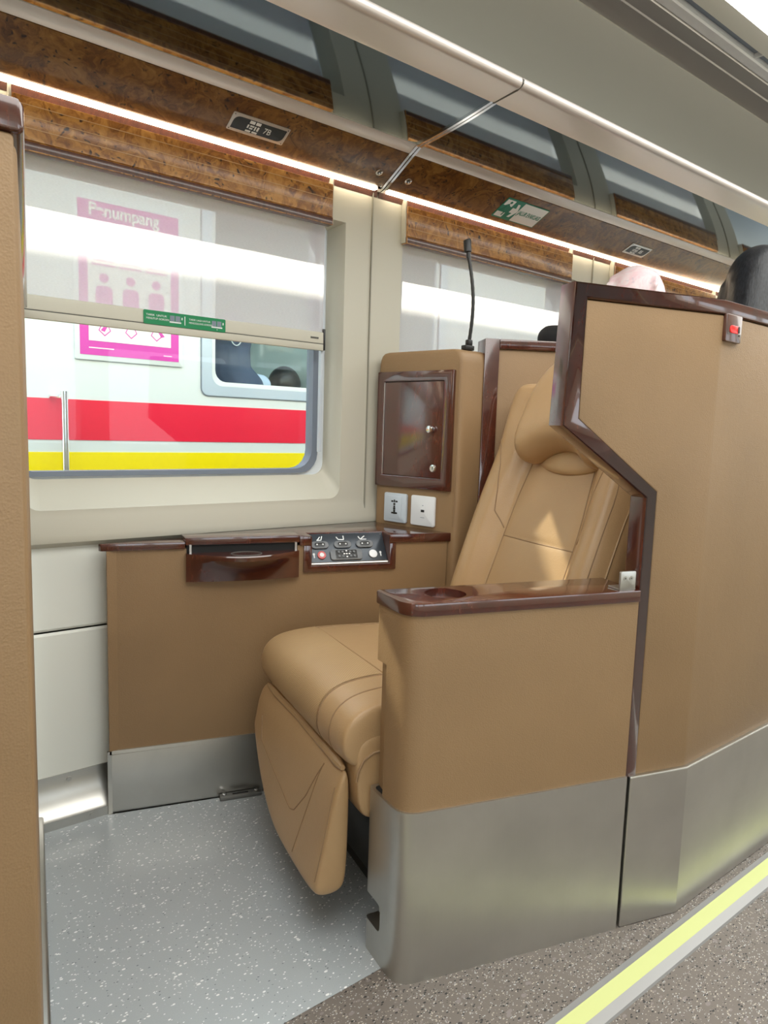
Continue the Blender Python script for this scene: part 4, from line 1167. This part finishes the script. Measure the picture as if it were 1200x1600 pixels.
for i in range(4):
    a = -.8+.52*i
    tube(bm, [h+Vector((-.010+.108*k*math.cos(b)*math.cos(a*.3), .098*k*math.sin(a*(1+.25*math.cos(b))), .020*k+.116*k*math.sin(b)*math.cos(a*.85))) for b in [(.25+2.3*q/12) for q in range(13)]], .0085, 8)
remesh('headscarf', bm, 'hijab', r, .008, 9)
# person with black hair
r, J, k = person('person with straight black hair standing at the right edge of the photo', (2.42, 1.12, 0), math.radians(20), 1.555, False, 'cloth_grey', 'cloth_grey', 'cloth_black')
bm = NB(); h = J['head']
ball(bm, h+Vector((-.012, 0, .028*k)), (.116*k, .104*k, .120*k), 24)
for s_ in (-1, 1): capsules(bm, [(h+Vector((-.02, s_*.078*k, .0)), .046*k, J['neck']+Vector((-.01, s_*.10*k, -.04*k)), .048*k), (J['neck']+Vector((-.01, s_*.10*k, -.04*k)), .048*k, J['neck']+Vector((.01, s_*.10*k, -.20*k)), .03*k)])
capsules(bm, [(h+Vector((-.05*k, 0, 0)), .095*k, J['neck']+Vector((-.075*k, 0, -.02*k)), .10*k), (J['neck']+Vector((-.08*k, 0, -.02*k)), .10*k, J['neck']+Vector((-.11*k, 0, -.20*k)), .07*k)])
remesh('hair', bm, 'hair', r, .008, 4)

# ------------------------------------------------------------------ the train on the next track
TY = 2.9
tr_ = thing('commuter_train', 'white train with red and yellow stripes standing outside the window', 'train', (1.4, TY, -1.05))
fT = Frame((0, TY, 0), (1, 0, 0), (0, 0, 1))       # n points to -Y (towards us)
TX0, TX1 = -3.5, 9.0
bm = NB(); xprism(bm, [(TY, -.80), (TY, 2.40), (TY+.02, 2.51), (TY+.07, 2.588), (TY+.45, 2.70), (TY+1.4, 2.75), (TY+1.4, 2.70), (TY+.45, 2.65), (TY+.13, 2.53), (TY+.05, 2.40), (TY+.05, -.80)], TX0, TX1)
body = finish('body_side', bm, 'coachwhite', tr_, ang=25)
wins = [(1.30, 2.62), (-1.25, .30), (3.6, 4.9)]
for a, b in wins:
    bm = NB(); extrude_poly(bm, [(x, TY-.1, z) for x, z in rr(a, b, 1.115, 1.95, .05)], (0, .3, 0)); cut(body, bm)
bm = NB(); fT.rect(bm, TX0, TX1, .871, 1.028, -.002, .002); finish('red_stripe', bm, 'coachred', tr_)
bm = NB(); fT.rect(bm, TX0, TX1, .60, .824, -.002, .002); finish('yellow_stripe', bm, 'coachyellow', tr_)
for a, b in wins:
    bm = NB(); fT.ring(bm, rr(a-.046, b+.046, 1.073, 1.995, .03), rr(a, b, 1.115, 1.95, .05), -.03, .006); wf = finish('window_frame', bm, 'coachframe', tr_, ang=30)
    bm = NB(); fT.ring(bm, rr(a-.050, b+.050, 1.069, 1.999, .034), rr(a-.046, b+.046, 1.073, 1.995, .03), -.01, .004); finish('frame_seal', bm, 'gasket', wf)
    bm = NB(); fT.rect(bm, a-.005, b+.005, 1.11, 1.955, -.022, -.018); finish('pane', bm, 'glass', wf, smooth=False)
    bm = NB(); fT.ring(bm, rr(a-.002, b+.002, 1.113, 1.952, .05), rr(a+.022, b-.022, 1.135, 1.93, .05), -.028, -.010); finish('inner_rim', bm, 'sealwhite', wf, ang=30)
bm = NB(); box(bm, TX0, TX1, TY+1.38, TY+1.43, -.2, 2.70); finish('far_side', bm, 'coachin', tr_)
bm = NB(); box(bm, TX0, TX1, TY+.05, TY+1.4, -.10, 0); finish('train_floor', bm, 'coachin', tr_)
bm = NB(); box(bm, 1.25, 2.75, TY+.12, TY+.60, .50, .60, .02); box(bm, 1.25, 2.75, TY+.07, TY+.13, .56, .98, .02); box(bm, 1.3, 2.7, TY+.14, TY+.55, 0, .50); finish('bench', bm, 'seatblue', tr_)
bm = NB(); box(bm, 2.06, 2.10, TY+.3, TY+1.38, 0, 2.5, .004); finish('bench_screen', bm, 'coachin', tr_)
# grab rail
bm = NB(); pts = [(.686, TY-.055, z) for z in (.20, .5, .8, 1.055)]; tube(bm, pts, .0135, 14)
tube(bm, [(.686, TY-.055, 1.035), (.66, TY-.03, 1.035), (.65, TY, 1.035)], .009, 10); tube(bm, [(.686, TY-.055, .25), (.67, TY-.02, .25), (.66, TY, .25)], .009, 10); finish('grab_rail', bm, 'chrome', tr_)
# poster in a frame (written in the language of the sign, upper part behind the blind)
bm = NB(); fT.rect(bm, .738, 1.168, 1.183, 1.80, 0, .008, .006, .002, 0); po = finish('poster_board', bm, 'coachwhite', tr_)
bm = NB(); fT.rect(bm, .757, 1.150, 1.203, 1.782, .0078, .009); finish('pink_field', bm, 'pink', po)
bm = NB(); fT.rect(bm, .790, 1.116, 1.258, 1.60, .0088, .010)
text(bm, 'Penumpang', fT.p(.795, 1.730, .0095), fT.r, fT.u, .066, 0, sx=.90, bold=.0018); finish('white_field', bm, 'signwhite', po, smooth=False)
bm = NB()
for cx_ in (.85, .953, 1.056):
    disc(bm, fT.p(cx_, 1.50, .0098), fT.n, .018, .001, 18); fT.rect(bm, cx_-.032, cx_+.032, 1.375, 1.47, .0098, .0108, .02)
    fT.rect(bm, cx_-.045, cx_+.045, 1.545, 1.552, .0098, .0106); fT.rect(bm, cx_-.04, cx_+.04, 1.562, 1.568, .0098, .0106)
    fT.ring(bm, [(cx_-.024, 1.30), (cx_, 1.278), (cx_+.024, 1.30), (cx_+.012, 1.325), (cx_-.012, 1.325)], [(cx_-.02, 1.301), (cx_, 1.283), (cx_+.02, 1.301), (cx_+.01, 1.321), (cx_-.01, 1.321)], .0098, .0106)
fT.plate(bm, [(.835, 1.30), (.860, 1.335), (.868, 1.330), (.850, 1.295)], .0098, .0106); fT.plate(bm, [(1.075, 1.295), (1.055, 1.33), (1.062, 1.335), (1.09, 1.30)], .0098, .0106)
fT.rect(bm, .79, .88, 1.229, 1.232, .0092, .0098) if False else None
finish('pictogram', bm, 'pink', po, smooth=False)
bm = NB(); fT.rect(bm, .79, .885, 1.229, 1.233, .0088, .0096); fT.rect(bm, 1.085, 1.12, 1.222, 1.225, .0088, .0096); finish('small_print', bm, 'signwhite', po)
# passengers inside that train, backs to the window
r, J, k = person('person in a dark hood with white cord behind the other train window', (1.54, TY+.33, .20), math.radians(75), 1.58, True, 'cloth_blue', 'cloth_blue', 'cloth_grey')
h = J['head']; bm = NB()
ball(bm, h+Vector((-.015, 0, .02*k)), (.118*k, .112*k, .128*k), 24); capsules(bm, [(h+Vector((-.02, 0, -.03)), .105*k, J['neck']+Vector((-.02, 0, 0)), .105*k), (J['neck']+Vector((-.02, 0, 0)), .10*k, J['neck']+Vector((-.03, -.05, -.10*k)), .125*k)])
remesh('hood', bm, 'hood', r, .009, 4)
bm = NB(); tube(bm, [h+Vector((-.132*k-.012*math.cos(a*.5), -.012+.030*math.sin(a), .03+.055*math.cos(a))) for a in [2*PI*q/24 for q in range(25)]], .003, 6); finish('cord', bm, 'bead', r)
r, J, k = person('person with dark hair further right behind the other train window', (1.95, TY+.50, .02), math.radians(35), 1.52, True, 'cloth_grey', 'cloth_grey', 'cloth_grey')
h = J['head']; bm = NB(); ball(bm, h+Vector((-.014, 0, .030*k)), (.110*k, .095*k, .110*k), 20); ball(bm, h+Vector((-.045, 0, -.04)), (.075, .085, .10), 14); remesh('hair', bm, 'hair', r, .009, 3)

# ground between the tracks
bm = NB(); box(bm, -30, 40, -30, 60, -1.2, -1.05); struct('ground_outside', bm, 'ballast')
# car body below the floor of our own carriage
bm = NB(); box(bm, X0, X1, -1.25, 1.75, -.9, -.07); struct('floor_underframe', bm, 'carbody')

# ------------------------------------------------------------------ light
wd = bpy.data.worlds.new('sky'); SC.world = wd; wd.use_nodes = True
bg = wd.node_tree.nodes['Background']; bg.inputs['Color'].default_value = (.86, .94, 1, 1); bg.inputs['Strength'].default_value = 3.0
sd = bpy.data.lights.new('sun', 'SUN'); sd.energy = 28; sd.angle = math.radians(.9); sd.color = (1, .90, .72)
so = bpy.data.objects.new('sun', sd); COL.objects.link(so); so.location = (0, 6, 8)
dirv = Vector((.40, -1, -1.0)); so.rotation_euler = dirv.to_track_quat('-Z', 'Y').to_euler()

# ------------------------------------------------------------------ camera
cd = bpy.data.cameras.new('camera'); co = bpy.data.objects.new('camera', cd); COL.objects.link(co)
def unit(v): return Vector(v).normalized()
FPX = 1090.0
dn = unit((310-600, 10000-800, FPX)); ax = Vector((2000-600, 715-800, FPX)); ax = unit(ax-dn*ax.dot(dn)); Zc = -dn; Yc = Zc.cross(ax)
Rm = Matrix((ax, Yc, Zc))                 # world <- camera (x right, y down, z forward)
right = Rm @ Vector((1, 0, 0)); upv = Rm @ Vector((0, -1, 0)); back = Rm @ Vector((0, 0, -1))
co.matrix_world = Matrix(((right.x, upv.x, back.x, 0), (right.y, upv.y, back.y, 0), (right.z, upv.z, back.z, .95), (0, 0, 0, 1)))
cd.sensor_fit = 'VERTICAL'; cd.sensor_height = 24; cd.lens = FPX/1600*24; cd.clip_start = .02
SC.camera = co
SC.view_settings.view_transform = 'Standard'; SC.view_settings.look = 'None'; SC.view_settings.gamma = 1
SC.view_settings.exposure = 0.0
SC.cycles.max_bounces = 10; SC.cycles.diffuse_bounces = 6; SC.cycles.glossy_bounces = 5; SC.cycles.transparent_max_bounces = 12
SC.cycles.use_denoising = True
for o in bpy.data.objects:
    if '_l' in o: del o['_l']
